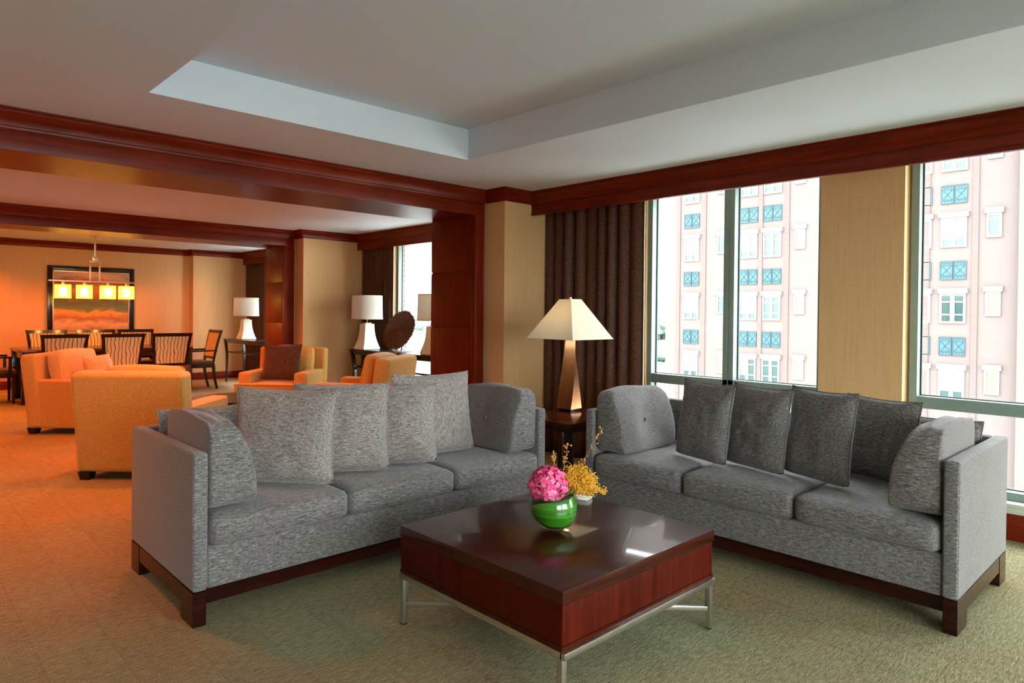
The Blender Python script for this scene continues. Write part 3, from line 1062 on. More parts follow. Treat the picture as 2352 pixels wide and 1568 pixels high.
# ------------------------------------------------------------------ end table, bronze lamp, drapery
et = thing('end_table', 'dark espresso end table in the corner between the two sofas', 'side table', (3.465, 3.062, 0))
Q = .70
MB().box(0, Q, 0, Q, .572, .600, .002).build('tabletop', 'mahogany_x', et)
ap = MB()
for x0, x1, y0, y1 in ((.0, Q, 0, .045), (.0, Q, Q - .045, Q), (0, .045, .045, Q - .045), (Q - .045, Q, .045, Q - .045)):
    ap.box(x0, x1, y0, y1, .538, .5715, .001)
ap.build('apron', 'espresso', et)
for a in (0, Q - .05):
    for b in (0, Q - .05):
        MB().box(a, a + .05, b, b + .05, 0, .538, .002).build('leg', 'espresso_z', et)
tl = thing('table_lamp', 'twisted bronze table lamp with a white pyramid shade in the corner', 'lamp', (3.985, 3.525, .6005))
def sq(h, z, a):
    return [(h * 1.4142 * math.cos(a + PI / 4 + k * PI / 2), h * 1.4142 * math.sin(a + PI / 4 + k * PI / 2), z) for k in range(4)]
rings = []
for i in range(25):
    t = i / 24
    rings.append(sq(.070 - .033 * t, .016 + .55 * t, rad(4) + rad(47) * t))
MB().loft(rings).build('lamp_base', 'bronze', tl, angle=42)
MB().box(-.055, .055, -.055, .055, 0, .0155, .002, M=Matrix.Rotation(rad(4), 4, 'Z')).build('foot', 'espresso', tl)
MB().tube([(0, 0, .566), (0, 0, .866)], .006, 8).build('stem', 'brass_soft', tl)
bl = MB().lathe([(.001, .62), (.016, .635), (.028, .67), (.028, .69), (.012, .73), (.010, .75)], 16).build('bulb', 'glow_bulb', tl)
sh = MB()
def ring(h, z, hi):
    return sq(h, z, 0)
sh.loft([sq(.240, .560, 0), sq(.062, .866, 0), sq(.060, .866, 0), sq(.2375, .5602, 0), sq(.240, .560, 0)], cap=False)
sd = sh.build('lamp_shade', 'linen_shade', tl, angle=20)
for h, z in ((.2405, .5605), (.0625, .866)):
    p = sq(h, z, 0)
    MB().tube(p + [p[0]], .0022, 6).build('shade_trim', 'lining', sd)
sp = MB()
for a in range(4):
    ax, ay, _ = sq(.061, .864, 0)[a]
    sp.tube([(0, 0, .862), (ax, ay, .862)], .0016, 5)
sp.build('spider', 'brass_soft', tl)
MB().lathe([(.001, .863), (.012, .865), (.012, .882), (.001, .884)], 10).build('finial', 'brass_soft', tl)

def curtain(label, x, ya, yb, z0, z1, folds, depth, seed, grp='brown draperies', taper=.0, lead=True):
    """pleated drapery hanging in plane x from ya to yb"""
    c = thing('curtain', label, 'curtain', (x, (ya + yb) / 2, 0), group=grp)
    oy = (ya + yb) / 2
    N, Mz = folds * 14, 14
    r = random.Random(seed)
    ph = [r.uniform(-.5, .5) for _ in range(folds + 2)]
    P = []
    for j in range(Mz + 1):
        t = j / Mz
        z = z1 + (z0 - z1) * t
        row = []
        for i in range(N + 1):
            s = i / N
            f = s * folds
            a = 2 * PI * f + .5 * math.sin(3.1 * s * PI + seed) + .18 * t * math.sin(f * 2 + seed)
            amp = depth * (.75 + .25 * math.sin(f * 1.7 + seed)) * (.85 + .3 * t)
            dx = amp * (math.sin(a) + .25 * math.sin(2 * a + 1))
            y = ya + (yb - ya) * s + .018 * math.cos(a) + taper * t * (s - .5)
            row.append((dx, y - oy, z))
        P.append(row)
    o = MB().grid(P).build('drape', 'curtain_brown', c, angle=180)
    so = o.modifiers.new('cloth', 'SOLIDIFY'); so.thickness = .004
    if lead:
        e = [(p[0][0] if lead == 1 else p[-1][0], (p[0][1] if lead == 1 else p[-1][1]), p[0][2] if lead == 1 else p[-1][2]) for p in P]
        MB().tube([(q[0], q[1], q[2]) for q in e], .006, 6).build('lining_edge', 'lining', c, angle=180)
    hd = MB().box(-depth, depth, ya - oy, yb - oy, z1 - .02, z1, .002).build('heading_tape', 'curtain_brown', c)
    return c
curtain('brown pleated drapery hanging behind the bronze lamp', 4.80, 3.40, 4.555, .015, 2.47, 9, .042, 3, lead=1)

# ------------------------------------------------------------------ lounge of the middle room
def make_armchair(label, loc, rz, body='gold_damask', cush='gold_damask', W=.86, D=.90):
    """front = -y, origin at the footprint centre"""
    a = thing('armchair', label, 'armchair', loc, rz, 'orange armchairs of the lounge')
    w, d = W / 2, D / 2
    aw = .165
    for s in (-1, 1):
        x0, x1 = (-w, -w + aw) if s < 0 else (w - aw, w)
        MB().box(x0, x1, -d + .06, d - .10, .066, .585, .035, 3).build('arm', body, a)
    # back slab leaning back
    t = .17
    lean = rad(6)
    Mb = Matrix.Translation((0, d - t / 2 - .035, .066)) @ Matrix.Rotation(-lean, 4, 'X')
    bk = MB().box(-w - .012, w + .012, -t / 2, t / 2, 0, .80, .045, 4, M=Mb)
    bko = bk.build('back', body, a)
    pp = [Mb @ Vector(q) for q in ((-w + .02, t / 2 + .001, 0.01), (-w - .004, t / 2 - .006, .75), (w + .004, t / 2 - .006, .75), (w - .02, t / 2 + .001, .01))]
    MB().tube(pp, .004, 6).build('welt', cush, bko)
    MB().box(-w + aw, w - aw, -d + .08, d - .20, .066, .30, .02, 2).build('seat_deck', body, a)
    # T shaped seat cushion
    tw = w - aw - .006
    pts = [(-tw, d - .24), (-tw, -d + .055), (-w + .004, -d + .055), (-w + .004, -d - .075), (w - .004, -d - .075), (w - .004, -d + .055), (tw, -d + .055), (tw, d - .24)]
    sc = MB().prism(pts, .302, .455, 'z', .030, 3).build('seat_cushion', cush, a)
    wl = [(x, y, .447) for x, y in pts] + [(pts[0][0], pts[0][1], .447)]
    MB().tube(wl, .005, 6).build('welt', body, sc)
    Mc = Matrix.Translation((0, d - t - .125, .458)) @ Matrix.Rotation(-rad(11), 4, 'X')
    def fn(p, u, v, w_):
        k = .012 * noise.noise(Vector((p.x * 6 + loc[0], p.z * 6, loc[1])))
        return Mc @ Vector((p.x, p.y + k, p.z))
    bc = MB().rbox((0, 0, .215), (tw + .05, .085, .215), .05, (.02, .035, .02), 14, fn).build('back_cushion', cush, a, angle=80)
    for yy in (-.055, .055):
        rr = []
        hx, hz, rd = tw + .052, .213, .045
        for cx, cz, a0 in ((hx - rd, hz - rd, 0), (-hx + rd, hz - rd, 90), (-hx + rd, -hz + rd, 180), (hx - rd, -hz + rd, 270)):
            for k in range(4):
                an = rad(a0 + k * 30)
                rr.append(Mc @ Vector((cx + rd * math.cos(an), yy, .215 + cz + rd * math.sin(an))))
        MB().tube(rr + [rr[0]], .0045, 5).build('welt', body, bc)
    for sx in (-1, 1):
        for sy in (-1, 1):
            cx, cy = sx * (w - .06), (d - .07) if sy > 0 else (-d + .12)
            MB().sqtube([(cx, cy, 0, .036, .036), (cx, cy, .068, .048, .048)]).build('leg', 'black_foot', a)
    return a
make_armchair('orange patterned armchair with its back to the viewer, behind the left sofa', (1.80, 6.24, 0), rad(136))
make_armchair('peach armchair at the left, angled towards the round table, before the dining chairs', (1.84, 8.84, 0), rad(44), 'gold_damask', 'peach_chenille')
make_armchair('gold armchair facing the viewer with a brown pillow, before the far pier', (3.90, 8.37, 0), rad(-45))
make_armchair('gold armchair turned away beside the near cherry post', (4.00, 6.62, 0), rad(-145))
def loose_pillow(label, ch, off, yaw, tilt, w, h, t, seed, m, z):
    (cx, cy), ang = ch
    x = cx + off[0] * math.cos(ang) - off[1] * math.sin(ang)
    y = cy + off[0] * math.sin(ang) + off[1] * math.cos(ang)
    return make_pillow('throw_pillow', label, 'pillow', (x, y, z), ang + yaw, tilt, w, h, t, seed, m, m, 'pillows on the lounge armchairs')
loose_pillow('dark brown pillow leaning on the gold armchair that faces the viewer', ((3.90, 8.37), rad(-45)), (0, -.115), rad(-1), rad(12), .485, .46, .11, 21, 'brown_velvet', .468)
loose_pillow('dark brown pillow peeking over the back of the orange armchair', ((1.80, 6.24), rad(136)), (-.01, -.115), rad(1), rad(12), .46, .42, .11, 22, 'brown_velvet', .468)
loose_pillow('plump peach pillow in the peach armchair nearest the dining chairs', ((1.84, 8.84), rad(44)), (.02, -.125), rad(-1), rad(13), .46, .37, .13, 23, 'peach_chenille', .468)

rtb = thing('round_table', 'low round dark table amid the orange armchairs', 'coffee table', (2.86, 7.30, 0))
MB().lathe([(.001, .392), (.455, .392), (.47, .400), (.47, .412), (.462, .42), (.001, .42)], 48).build('tabletop', 'espresso', rtb)
MB().lathe([(.36, .34), (.38, .34), (.38, .391), (.36, .391)], 40).build('apron', 'espresso', rtb)
for k in range(4):
    a = rad(45 + 90 * k)
    MB().sqtube([(.36 * math.cos(a), .36 * math.sin(a), 0, .018, .018), (.345 * math.cos(a), .345 * math.sin(a), .391, .026, .026)]).build('leg', 'espresso_z', rtb)

# console tables with lamps
def make_console(label, loc, L, Dp=.38, H=.815):
    """origin at the front far corner on the floor; the long side runs to -y, depth to +x"""
    c = thing('console_table', label, 'console table', loc, 0, 'console tables under the windows')
    MB().box(0, Dp, -L, 0, H - .022, H, .003).build('tabletop', 'espresso', c)
    f = MB()
    f.box(.012, .034, -L + .03, -.03, H - .075, H - .0225, .002)
    f.box(Dp - .034, Dp - .012, -L + .03, -.03, H - .075, H - .0225, .002)
    f.build('apron', 'espresso', c)
    MB().box(.05, Dp - .05, -L + .10, -.10, .555, .578, .003).build('shelf', 'espresso', c)
    for sx in (0, 1):
        for sy in (0, 1):
            x = .026 if sx == 0 else Dp - .026
            sg = -1 if sy == 0 else 1
            y0 = 0 if sy == 0 else -L
            sec = []
            for k in range(13):
                t = k / 12
                z = (H - .0225) * (1 - t)
                # flares out at the top, sabre curve at the foot
                off = .030 + .085 * min(1, t / .33) ** .8 - .03 * max(0, (t - .4) / .6) ** 2
                hw = .028 - .014 * t
                sec.append((x, y0 + sg * off, z, hw * .8, hw))
            MB().sqtube(sec).build('leg', 'espresso_z', c)
    return c
make_console('dark console table below the middle room window', (5.02, 8.66, 0), 2.42)
make_console('dark console table below the dining area window', (4.87, 13.02, 0), 2.42)

def make_drum_lamp(label, loc, hs=1.0):
    l = thing('table_lamp', label, 'lamp', loc, 0, 'white drum lamps on the consoles')
    secs = []
    for k in range(15):
        t = k / 14
        h = .074 + .062 * (1 - t) ** 2.2
        secs.append((0, 0, .012 + .35 * t, h, h))
    MB().sqtube(secs).build('lamp_base', 'white_ceramic', l, angle=42)
    MB().box(-.128, .128, -.128, .128, 0, .0115, .002).build('foot', 'white_ceramic', l)
    MB().box(-.046, .046, -.046, .046, .3625, .378, .003).build('cap', 'ivory', l)
    MB().tube([(0, 0, .378), (0, 0, .735)], .007, 8).build('stem', 'brass_soft', l)
    sh = MB()
    sh.lathe([(.222, .432), (.214, .762), (.211, .762), (.219, .4325), (.222, .432)], 48, cap=False)
    s = sh.build('lamp_shade', 'white_drum', l, angle=40)
    for r, z in ((.2225, .436), (.2145, .757)):
        MB().lathe([(r - .001, z - .008), (r + .001, z - .008), (r + .001, z + .008), (r - .001, z + .008), (r - .001, z - .008)], 48, cap=False).build('shade_trim', 'lining', s)
    sp = MB()
    for k in range(3):
        a = rad(120 * k)
        sp.tube([(0, 0, .735), (.211 * math.cos(a), .211 * math.sin(a), .748)], .002, 5)
    sp.build('spider', 'brass_soft', l)
    return l
dl = make_drum_lamp('white ceramic lamp with drum shade on the far end of the middle console', (5.165, 8.42, .8155))
dup(dl, (5.20, 6.88, .8155), 0, 'white ceramic lamp against the window, half hidden by the near cherry post')
dup(dl, (5.06, 12.42, .8155), 0, 'white ceramic lamp with drum shade on the dining area console')

# radial stick disc sculpture
DC = Vector((5.18, 7.63, 1.11))
ds = thing('disc_sculpture', 'dark round sculpture of radiating sticks on a small stand', 'sculpture', DC, rot=Vector((-.91, -.14, .37)).to_track_quat('Z', 'Y').to_euler())
stk = MB()
rs = random.Random(4)
for i in range(150):
    a = 2 * PI * i / 150
    rr = .278 + rs.uniform(-.010, .008)
    d = Vector((math.cos(a), math.sin(a), 0))
    z0 = .030 + rs.uniform(-.006, .006)
    stk.tube([d * .012 + Vector((0, 0, z0)), d * rr * .5 + Vector((0, 0, z0 * .8)), d * rr + Vector((0, 0, .004 + rs.uniform(-.003, .003)))], [.0018, .0042, .0058], 5)
stk.build('sticks', 'stick_brown', ds, angle=60)
MB().lathe([(.001, -.014), (.262, -.008), (.262, .004), (.001, .016)], 48).build('backing', 'stick_brown', ds)
Mi = ds.rotation_euler.to_matrix().to_4x4().inverted()
sdm = MB()
base_z = .8155 - DC.z
for dx, dy in ((-.04, -.09), (-.04, .09), (.09, 0)):
    sdm.tube([Mi @ Vector((dx, dy, base_z + .008)), Mi @ Vector((dx * .6 + .04, dy * .8, -.12))], .004, 6)
Mbx = Mi @ Matrix.Translation((.03, 0, base_z))
sdm.box(-.10, .09, -.13, .13, 0, .008, .001, M=Mbx)
sdm.build('stand', 'iron_dark', ds)

curtain('brown drapery beside the middle room window behind the console lamp', 5.45, 8.16, 9.015, .015, 2.45, 7, .036, 5, lead=1)
curtain('brown drapery by the dining area window behind the far lamp', 5.57, 12.70, 13.62, .015, 2.45, 7, .036, 8, lead=1)

# ------------------------------------------------------------------ dining area
dt = thing('dining_table', 'long dark dining table under the chandelier', 'dining table', (2.68, 12.0, 0))
TL, TD = 1.13, .54
MB().box(-TL, TL, -TD, TD, .72, .76, .004).build('tabletop', 'walnut_dining', dt)
ap = MB()
for y in (-TD + .03, TD - .05):
    ap.box(-TL + .06, TL - .06, y, y + .02, .635, .7195, .002)
for x in (-TL + .03, TL - .05):
    ap.box(x, x + .02, -TD + .06, TD - .06, .635, .7195, .002)
ap.build('apron', 'walnut_dining', dt)
for a in (-1, 1):
    for b in (-1, 1):
        MB().box(a * (TL - .09) - .085, a * (TL - .09) + .085, b * (TD - .075) - .05, b * (TD - .075) + .05, 0, .7195, .003).build('leg', 'espresso_z', dt)

def make_dining_chair(label, loc, rz, arms=False, group='dining chairs round the table'):
    """front = -y, origin at footprint centre; backrest at +y"""
    c = thing('dining_chair', label, 'dining chair', loc, rz, group)
    MB().box(-.245, .245, -.25, .20, .425, .485, .025, 3).build('seat', 'brown_leather', c)
    fr = MB()
    for s in (-1, 1):
        fr.box(s * .225 - .018, s * .225 + .018, -.22, .20, .37, .424, .003)
    fr.box(-.22, .22, -.235, -.20, .37, .424, .003)
    fr.box(-.22, .22, .17, .20, .37, .424, .003)
    fr.build('seat_frame', 'espresso', c)
    for s in (-1, 1):
        MB().sqtube([(s * .215, -.215, 0, .014, .014), (s * .22, -.215, .424, .022, .022)]).build('leg', 'espresso_z', c)
        MB().sqtube([(s * .205, .285, 0, .015, .017), (s * .212, .235, .20, .018, .02), (s * .222, .215, .424, .021, .022)]).build('leg', 'espresso_z', c)
    # backrest: flared frame with an upholstered panel
    def Y(z): return .215 + .12 * ((z - .42) / .58) ** 1.3 if z > .42 else .215
    def X(z): return .222 + .052 * max(0, (z - .42) / .58)
    zs = [.424 + (1.0 - .424) * k / 8 for k in range(9)]
    bf = MB()
    for s in (-1, 1):
        bf.sqtube([(s * (X(z) - .018), Y(z), z, .020, .016) for z in zs])
    for za, zb in ((.955, 1.005), (.515, .555)):
        bf.loft([[(-X(za) - .004, Y(za) - .016, za), (X(za) + .004, Y(za) - .016, za), (X(za) + .004, Y(za) + .016, za), (-X(za) - .004, Y(za) + .016, za)],
                 [(-X(zb) - .008, Y(zb) - .016, zb), (X(zb) + .008, Y(zb) - .016, zb), (X(zb) + .008, Y(zb) + .016, zb), (-X(zb) - .008, Y(zb) + .016, zb)]])
    bfo = bf.build('backrest_frame', 'espresso_z', c)
    pn = MB()
    zz = [.552 + (.958 - .552) * k / 6 for k in range(7)]
    pn.loft([[(-X(z) + .030, Y(z) - .014, z), (X(z) - .030, Y(z) - .014, z), (X(z) - .030, Y(z) + .013, z), (-X(z) + .030, Y(z) + .013, z)] for z in zz])
    pn.build('back_panel', 'wavy_stripe_fabric', c)
    nl = MB()
    for s in (-1, 1):
        for k in range(18):
            z = .565 + .385 * k / 17
            nl.rbox((s * (X(z) - .042), Y(z) - .0155, z), (.004, .003, .004), .0028, n=2)
    nl.build('nailheads', 'nickel', bfo)
    if arms:
        for s in (-1, 1):
            am = MB()
            am.box(s * .268 - .022, s * .268 + .022, -.20, .26, .645, .672, .006)
            am.sqtube([(s * .255, -.17, .40, .016, .02), (s * .268, -.17, .646, .015, .018)])
            am.build('arm', 'espresso', c)
    return c
c0 = make_dining_chair('striped dining chair on the near side, leftmost of three backs', (1.92, 11.02, 0), rad(180))
dup(c0, (2.62, 11.02, 0), rad(180), 'striped dining chair on the near side, middle of three backs')
dup(c0, (3.26, 11.02, 0), rad(180), 'striped dining chair on the near side, nearest the window')
dup(c0, (2.075, 12.62, 0), 0, 'dining chair beyond the table, below the left edge of the painting')
dup(c0, (2.76, 12.62, 0), 0, 'dining chair beyond the table, below the middle of the painting')
dup(c0, (3.36, 12.62, 0), 0, 'dining chair beyond the table, below the right edge of the painting')
ca = make_dining_chair('dining armchair at the window end of the table', (4.07, 12.12, 0), rad(-90), True)
dup(ca, (1.28, 11.98, 0), rad(90), 'dining armchair at the table end cut by the left picture edge')

# twig centrepiece in a dark bowl
cp = thing('centrepiece', 'dark bowl of dried twigs on the dining table', 'centrepiece', (2.20, 12.0, .7605))
MB().lathe([(.05, 0), (.06, .006), (.17, .05), (.22, .085), (.214, .087), (.16, .054), (.001, .016)], 32, cap=False).build('bowl', 'centre_dark', cp)
tg = MB()
rs = random.Random(9)
for i in range(110):
    a = rs.uniform(0, 6.28); r0 = rs.uniform(0, .12); h = rs.uniform(.06, .18)
    p = Vector((r0 * math.cos(a), r0 * math.sin(a), .06))
    q = p + Vector((rs.uniform(-.14, .14), rs.uniform(-.14, .14), h * .6))
    tg.tube([p, (p + q) / 2 + Vector((0, 0, .015)), q], [.006, .005, .003], 5)
tag(tg.build('twigs', 'centre_dark', cp), kind='stuff')

# painting
pt = thing('painting', 'large framed landscape painting on the dining area wall', 'painting', (2.885, 13.838, 1.46))
pw, ph = .665, .625
fb = MB()
for x0, x1, z0, z1 in ((-pw, -pw + .075, -ph, ph), (pw - .075, pw, -ph, ph), (-pw + .075, pw - .075, ph - .08, ph), (-pw + .075, pw - .075, -ph, -ph + .08)):
    fb.box(x0, x1, -.045, 0, z0, z1, .004)
fb.build('frame', 'espresso', pt)
fl = MB()
for x0, x1, z0, z1 in ((-pw + .076, -pw + .092, -ph + .081, ph - .081), (pw - .092, pw - .076, -ph + .081, ph - .081),
                       (-pw + .092, pw - .092, ph - .098, ph - .081), (-pw + .092, pw - .092, -ph + .081, -ph + .098)):
    fl.box(x0, x1, -.032, 0, z0, z1, .002)
fl.build('fillet', 'brass_soft', pt)
MB().box(-pw + .093, pw - .093, -.022, -.004, -ph + .099, ph - .099).build('canvas', 'landscape_canvas', pt, smooth=False)

# chandelier
chd = thing('chandelier', 'linear chandelier with four glowing amber glass shades above the dining table', 'chandelier', (2.54, 12.0, 1.77))
MB().box(-.06, .06, -.06, .06, ZC - 1.77 - .025, ZC - 1.77, .004).build('canopy', 'brass_soft', chd)
MB().box(-.012, .012, -.012, .012, .385, ZC - 1.77 - .02, .002).build('stem', 'brass_soft', chd)
yk = MB()
yk.box(-.04, .04, -.02, .02, .315, .388, .003)
yk.box(-.085, .085, -.018, .018, .296, .314, .003)
yk.box(-.075, -.052, -.012, .012, .012, .296, .002)
yk.box(.052, .075, -.012, .012, .012, .296, .002)
yk.build('yoke', 'brass_soft', chd)
MB().box(-.60, .58, -.022, .022, -.012, .0115, .003).build('bar', 'brass_soft', chd)
for x in (-.418, -.14, .175, .434):
    MB().box(x - .018, x + .018, -.018, .018, -.055, -.0125, .002).build('socket', 'brass_soft', chd)
    h = .094
    g = MB()
    t = .005
    for x0, x1, y0, y1 in ((-h, h, -h, -h + t), (-h, h, h - t, h), (-h, -h + t, -h + t, h - t), (h - t, h, -h + t, h - t)):
        g.box(x + x0, x + x1, y0, y1, -.265, -.056)
    g.box(x - h + t, x + h - t, -h + t, h - t, -.0605, -.056)
    gs = g.build('shade', 'amber_frost', chd, smooth=False)
    MB().lathe([(.050, -.235), (.054, -.10), (.050, -.095), (.001, -.095)], 20, c=(x, 0, 0)).build('diffuser', 'glow_diffuser', gs)

# ------------------------------------------------------------------ outside
FX = 30.0
bg = thing('brick_building', 'pink brick apartment tower seen through the right hand windows', 'building', (FX, 0, -16))
ZG = -16
wl = MB()
wl.box(0, 9, -14, 19.95, 0, 32)
# raised pilasters between the window bays
for y0, y1 in ((15.02 - .1, 14.70 + .12),):
    pass
for y in (19.2, 17.75, 16.15, 14.83, 13.58, 8.02, 6.42):
    wl.box(-.045, .05, y - .10, y + .10, 0, 32)
wl.box(-.35, .05, 3.2, 5.05, 0, 32)
wl.build('wall', 'brick_pink', bg, smooth=False)
rr = random.Random(3)
PANES = ['pane_teal', 'pane_white', 'pane_teal', 'pane_warm']
def fwin(y0, y1, z0, z1, dbl, kinds):
    """white framed facade window, local z from the ground"""
    oz = -ZG
    f = MB()
    b = .085
    f.box(-.05, .12, y0, y1, z0 + oz, z0 + oz + b)
    f.box(-.05, .12, y0, y1, z1 + oz - b, z1 + oz)
    f.box(-.05, .12, y0, y0 + b, z0 + oz + b, z1 + oz - b)
    f.box(-.05, .12, y1 - b, y1, z0 + oz + b, z1 + oz - b)
    cols = [(y0 + b, y1 - b)]
    if dbl:
        m = (y0 + y1) / 2
        f.box(-.05, .12, m - b * .9, m + b * .9, z0 + oz + b, z1 + oz - b)
        cols = [(y0 + b, m - b * .9), (m + b * .9, y1 - b)]
    H = z1 - z0
    for a, c in cols:
        f.box(-.04, .12, a, c, z0 + oz + H * .70, z0 + oz + H * .75)
        if dbl:
            f.box(-.04, .12, a, c, z0 + oz + H * .27, z0 + oz + H * .32)
    w = f.build('window', 'facade_window', bg, smooth=False)
    for i, (a, c) in enumerate(cols):
        MB().box(-.02, .02, a, c, z0 + oz + (H * .32 if dbl else b), z1 + oz - b).build('pane', kinds[i % len(kinds)], w, smooth=False)
        if dbl:
            MB().box(-.02, .02, a, c, z0 + oz + b, z0 + oz + H * .27).build('pane', 'pane_teal', w, smooth=False)
    MB().box(-.10, .10, y0 - .06, y1 + .06, z1 + oz + .0, z1 + oz + .20).build('lintel', 'brick_trim', w, smooth=False)
def shutter(y0, y1, z0, z1):
    oz = -ZG
    m = (y0 + y1) / 2
    for a, c in ((y0, m - .012), (m + .012, y1)):
        s = MB()
        s.box(-.02, .04, a, c, z0 + oz, z1 + oz)
        so = s.build('shutter', 'shutter_teal', bg, smooth=False)
        d = MB()
        e = .026
        d.box(-.045, -.021, a, a + e, z0 + oz, z1 + oz); d.box(-.045, -.021, c - e, c, z0 + oz, z1 + oz)
        d.box(-.045, -.021, a + e, c - e, z0 + oz, z0 + oz + e); d.box(-.045, -.021, a + e, c - e, z1 + oz - e, z1 + oz)
        zi0, zi1 = z0 + oz + .16, z1 + oz - .16
        for zz in (zi0, zi1):
            d.box(-.04, -.021, a + .05, c - .05, zz - .012, zz + .012)
        L = math.hypot(c - a - .1, zi1 - zi0); cy, cz = (a + c) / 2, (zi0 + zi1) / 2
        for sg in (-1, 1):
            an = math.atan2(zi1 - zi0, c - a - .1) * sg
            M = Matrix.Translation((0, cy, cz)) @ Matrix.Rotation(an, 4, 'X')
            wdt = .015 if sg > 0 else .008
            d.box(-.042, -.021, -L / 2, L / 2, -wdt, wdt, M=M)
        for k in range(3):
            yy = a + .055 + (c - a - .11) * (k + .5) / 3
            for zz in (z0 + oz + .095, z1 + oz - .095):
                d.box(-.04, -.021, yy - .036, yy + .036, zz + .018, zz + .034)
                d.box(-.04, -.021, yy - .036, yy - .016, zz - .034, zz + .018)
        d.build('shutter_bars', 'shutter_teal_dark', so, smooth=False)
bays = [(18.02, 18.87), (14.97, 15.85), (13.84, 14.70), (7.86, 8.72), (6.69, 7.56)]
small = [(16.55, 17.02), (12.76, 13.24), (5.60, 6.08)]
for k in (-2, -1, 0, 1):
    zt = 5.15 + 2.9 * k
    for i, (a, b) in enumerate(bays):
        kinds = [rr.choice(PANES), rr.choice(PANES)]
        fwin(a, b, zt - 1.14, zt, True, kinds)
        if k > -3:
            z1 = 6.39 + 2.9 * (k)
            shutter(a, b, z1 - .71, z1)
    for a, b in small:
        fwin(a, b, zt - .85, zt + .05, False, [rr.choice(PANES)])
tag(MB().box(6, 400, -220, 420, ZG - .5, ZG).build('ground_outside', 'ground_far', smooth=False), 'pale distant ground outside the windows', 'ground', None, 'structure')
def tree(label, x, y, h, r, seed):
    t = thing('tree', label, 'tree', (x, y, ZG), group='distant trees outside')
    q = random.Random(seed)
    MB().tube([(0, 0, 0), (.1 * r, 0, h * .6)], [r * .10, r * .05], 8).build('trunk', 'tree_trunk', t)
    f = MB()
    for i in range(60):
        d = Vector((q.gauss(0, .5), q.gauss(0, .5), q.gauss(0, .42)))
        if d.length > 1.1: d = d.normalized() * 1.1
        c = Vector((d.x * r, d.y * r, h * .68 + d.z * h * .30))
        s = r * q.uniform(.20, .36)
        def fn(p, u, v, w, c=c, s=s, q=q):
            o = p - c
            return c + o * (1 + .35 * noise.noise(o * (2.2 / s) + c))
        f.rbox(c, (s, s, s * .8), s * .75, n=4, fn=fn)
    tag(f.build('foliage', 'tree_leaf', t), kind='stuff')
    return t
# trees through the gap beside the tower and beyond the middle room window
for i, (x, y, h, r) in enumerate(((95, 66.0, 18.6, 6), (112, 80, 18.6, 6.5), (70, 47.4, 13.5, 4.5), (135, 96, 20, 8))):
    tree('distant pale tree between the tower and the drapery', x, y, h, r, i)
for i, (x, y, h, r) in enumerate(((80, 110, 15.2, 7), (100, 124, 16.5, 7), (64, 100, 14.0, 6), (96, 148, 17.0, 8))):
    tree('distant pale tree beyond the middle room window', x, y, h, r, 20 + i)
lb = thing('low_building', 'low white roofed building beyond the middle room window', 'building', (52, 76, ZG))
MB().box(-8, 8, -14, 14, 0, 13.2).build('wall', 'roof_white', lb, smooth=False)
MB().box(-8.4, 8.4, -14.4, 14.4, 13.2, 13.7).build('roof', 'roof_white', lb, smooth=False)
lb2 = thing('low_building', 'low white building at the foot of the trees beside the tower', 'building', (52, 35.4, ZG))
MB().box(-3, 3, -3.5, 3.5, 0, 12.2).build('wall', 'roof_white', lb2, smooth=False)
MB().box(-3.2, 3.2, -3.7, 3.7, 12.2, 12.6).build('roof', 'roof_white', lb2, smooth=False)
# brick pier of our own building outside the middle room window
tag(MB().box(6.03, 6.14, 8.76, 9.6, -16, 6).build('wall_outside_pier', 'brick_pier', smooth=False), 'brick pier outside the middle room window', 'brick pier', None, 'structure')

# ------------------------------------------------------------------ light
w = bpy.data.worlds.new('World'); scene.world = w
w.use_nodes = True
bgn = w.node_tree.nodes['Background']
SKY = 17.0
wt = w.node_tree
tc = wt.nodes.new('ShaderNodeTexCoord'); sp = wt.nodes.new('ShaderNodeSeparateXYZ'); cr = wt.nodes.new('ShaderNodeValToRGB')
cr.color_ramp.elements[0].position = .46; cr.color_ramp.elements[0].color = (.30, .32, .28, 1)
cr.color_ramp.elements[1].position = .52; cr.color_ramp.elements[1].color = (.955, 1.0, 1.02, 1)
mp = wt.nodes.new('ShaderNodeMath'); mp.operation = 'MULTIPLY_ADD'; mp.inputs[1].default_value = .5; mp.inputs[2].default_value = .5
wt.links.new(tc.outputs['Generated'], sp.inputs[0]); wt.links.new(sp.outputs[2], mp.inputs[0])
wt.links.new(mp.outputs[0], cr.inputs[0]); wt.links.new(cr.outputs[0], bgn.inputs[0])
bgn.inputs[1].default_value = SKY

def spot(name, loc, power, col, size=120, blend=.8, r=.06, aim=(0, 0, -1)):
    l = bpy.data.lights.new(name, 'SPOT'); l.energy = power; l.color = col
    l.spot_size = rad(size); l.spot_blend = blend; l.shadow_soft_size = r
    o = bpy.data.objects.new(name, l); COL.objects.link(o); o.location = loc
    o.rotation_euler = Vector(aim).to_track_quat('-Z', 'Y').to_euler()
    return o
def point(name, loc, power, col, r=.04):
    l = bpy.data.lights.new(name, 'POINT'); l.energy = power; l.color = col; l.shadow_soft_size = r
    o = bpy.data.objects.new(name, l); COL.objects.link(o); o.location = loc
    return o
WARM = (1.0, .175, .012)
WARM2 = (1.0, .22, .03)
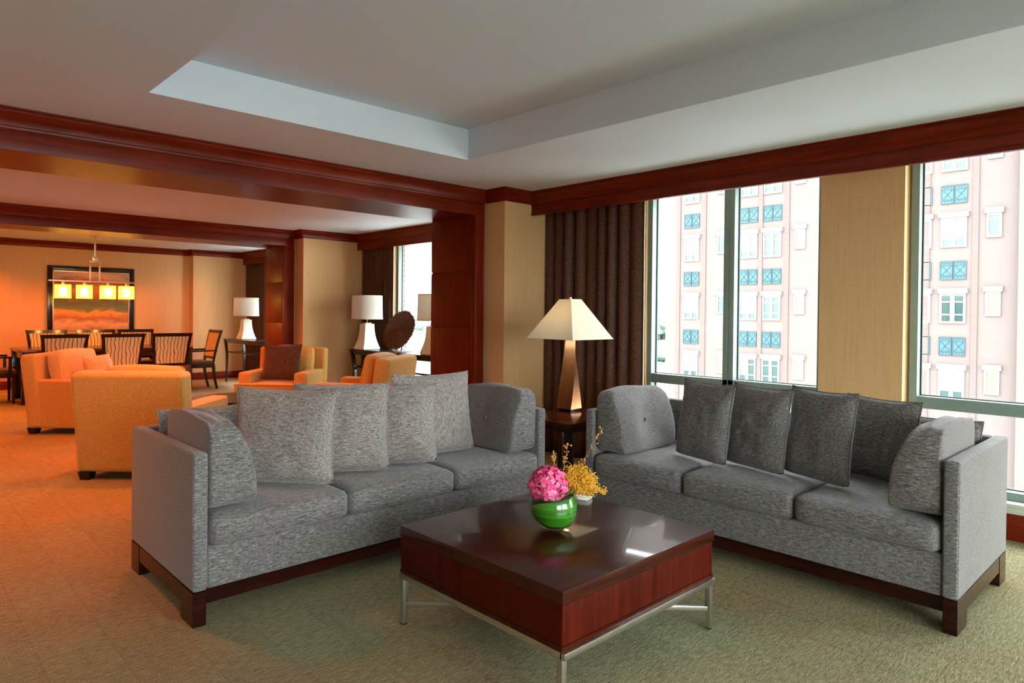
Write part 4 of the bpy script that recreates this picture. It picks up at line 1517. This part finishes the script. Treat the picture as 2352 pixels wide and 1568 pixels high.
# recessed downlights of the three rooms, then one added warm spot
for i, (x, y, p) in enumerate(((-.4, 6.2, 70), (2.0, 5.85, 110), (.2, 8.0, 100), (2.4, 7.9, 130))):
    spot('downlight_lounge', (x, y, ZC - .01), p * 2.4, WARM, 130)
for i, (x, y, p) in enumerate(((1.2, 13.0, 100), (2.9, 13.1, 85), (4.2, 13.0, 25), (.0, 12.0, 100), (1.7, 10.25, 150), (3.1, 10.25, 150))):
    spot('downlight_dining', (x, y, ZC - .01), p * 2.4, WARM, 130)
for x, y, p in ((-1.3, 4.4, 60), (.5, 4.45, 140)):
    spot('warm_ceiling_spot', (x, y, ZC - .01), p, WARM2, 120)
spot('warm_ceiling_spot', (1.25, 5.62, ZC - .01), 130, WARM, 95, .7, .05, (.12, .25, -1))  # extra aimed spot, added to warm the back of the nearest orange armchair
for x in (-.418, -.14, .175, .434):
    point('chandelier_bulb', (2.54 + x, 12.0, 1.47), 5, (1.0, .42, .10), .03)

# ------------------------------------------------------------------ camera and view
cam_d = bpy.data.cameras.new('Camera')
cam = bpy.data.objects.new('Camera', cam_d); COL.objects.link(cam)
YAW, PITCH, ROLL, F = .809804995, -.010737, .010105, 1555.003
fw_ = Vector((math.cos(YAW) * math.cos(PITCH), math.sin(YAW) * math.cos(PITCH), math.sin(PITCH)))
r0 = Vector((math.sin(YAW), -math.cos(YAW), 0)); u0 = r0.cross(fw_)
r1 = math.cos(ROLL) * r0 + math.sin(ROLL) * u0
u1 = -math.sin(ROLL) * r0 + math.cos(ROLL) * u0
M = Matrix(((r1.x, u1.x, -fw_.x, 0), (r1.y, u1.y, -fw_.y, 0), (r1.z, u1.z, -fw_.z, 1.36), (0, 0, 0, 1)))
cam.matrix_world = M
cam_d.sensor_width = 36; cam_d.sensor_fit = 'HORIZONTAL'
cam_d.lens = 36 * F / 2352
cam_d.shift_y = -49.957 / 2352
cam_d.clip_start = .05; cam_d.clip_end = 1000
scene.camera = cam

scene.view_settings.view_transform = 'Standard'
scene.view_settings.look = 'None'
scene.view_settings.gamma = 1
scene.view_settings.use_curve_mapping = False
scene.view_settings.exposure = 0.18
cy = scene.cycles
cy.use_denoising = True
cy.use_adaptive_sampling = True
cy.adaptive_threshold = .012
cy.max_bounces = 8
cy.diffuse_bounces = 5
cy.glossy_bounces = 4
cy.transmission_bounces = 8
cy.transparent_max_bounces = 12
cy.caustics_reflective = False
cy.caustics_refractive = False
cy.sample_clamp_indirect = 6
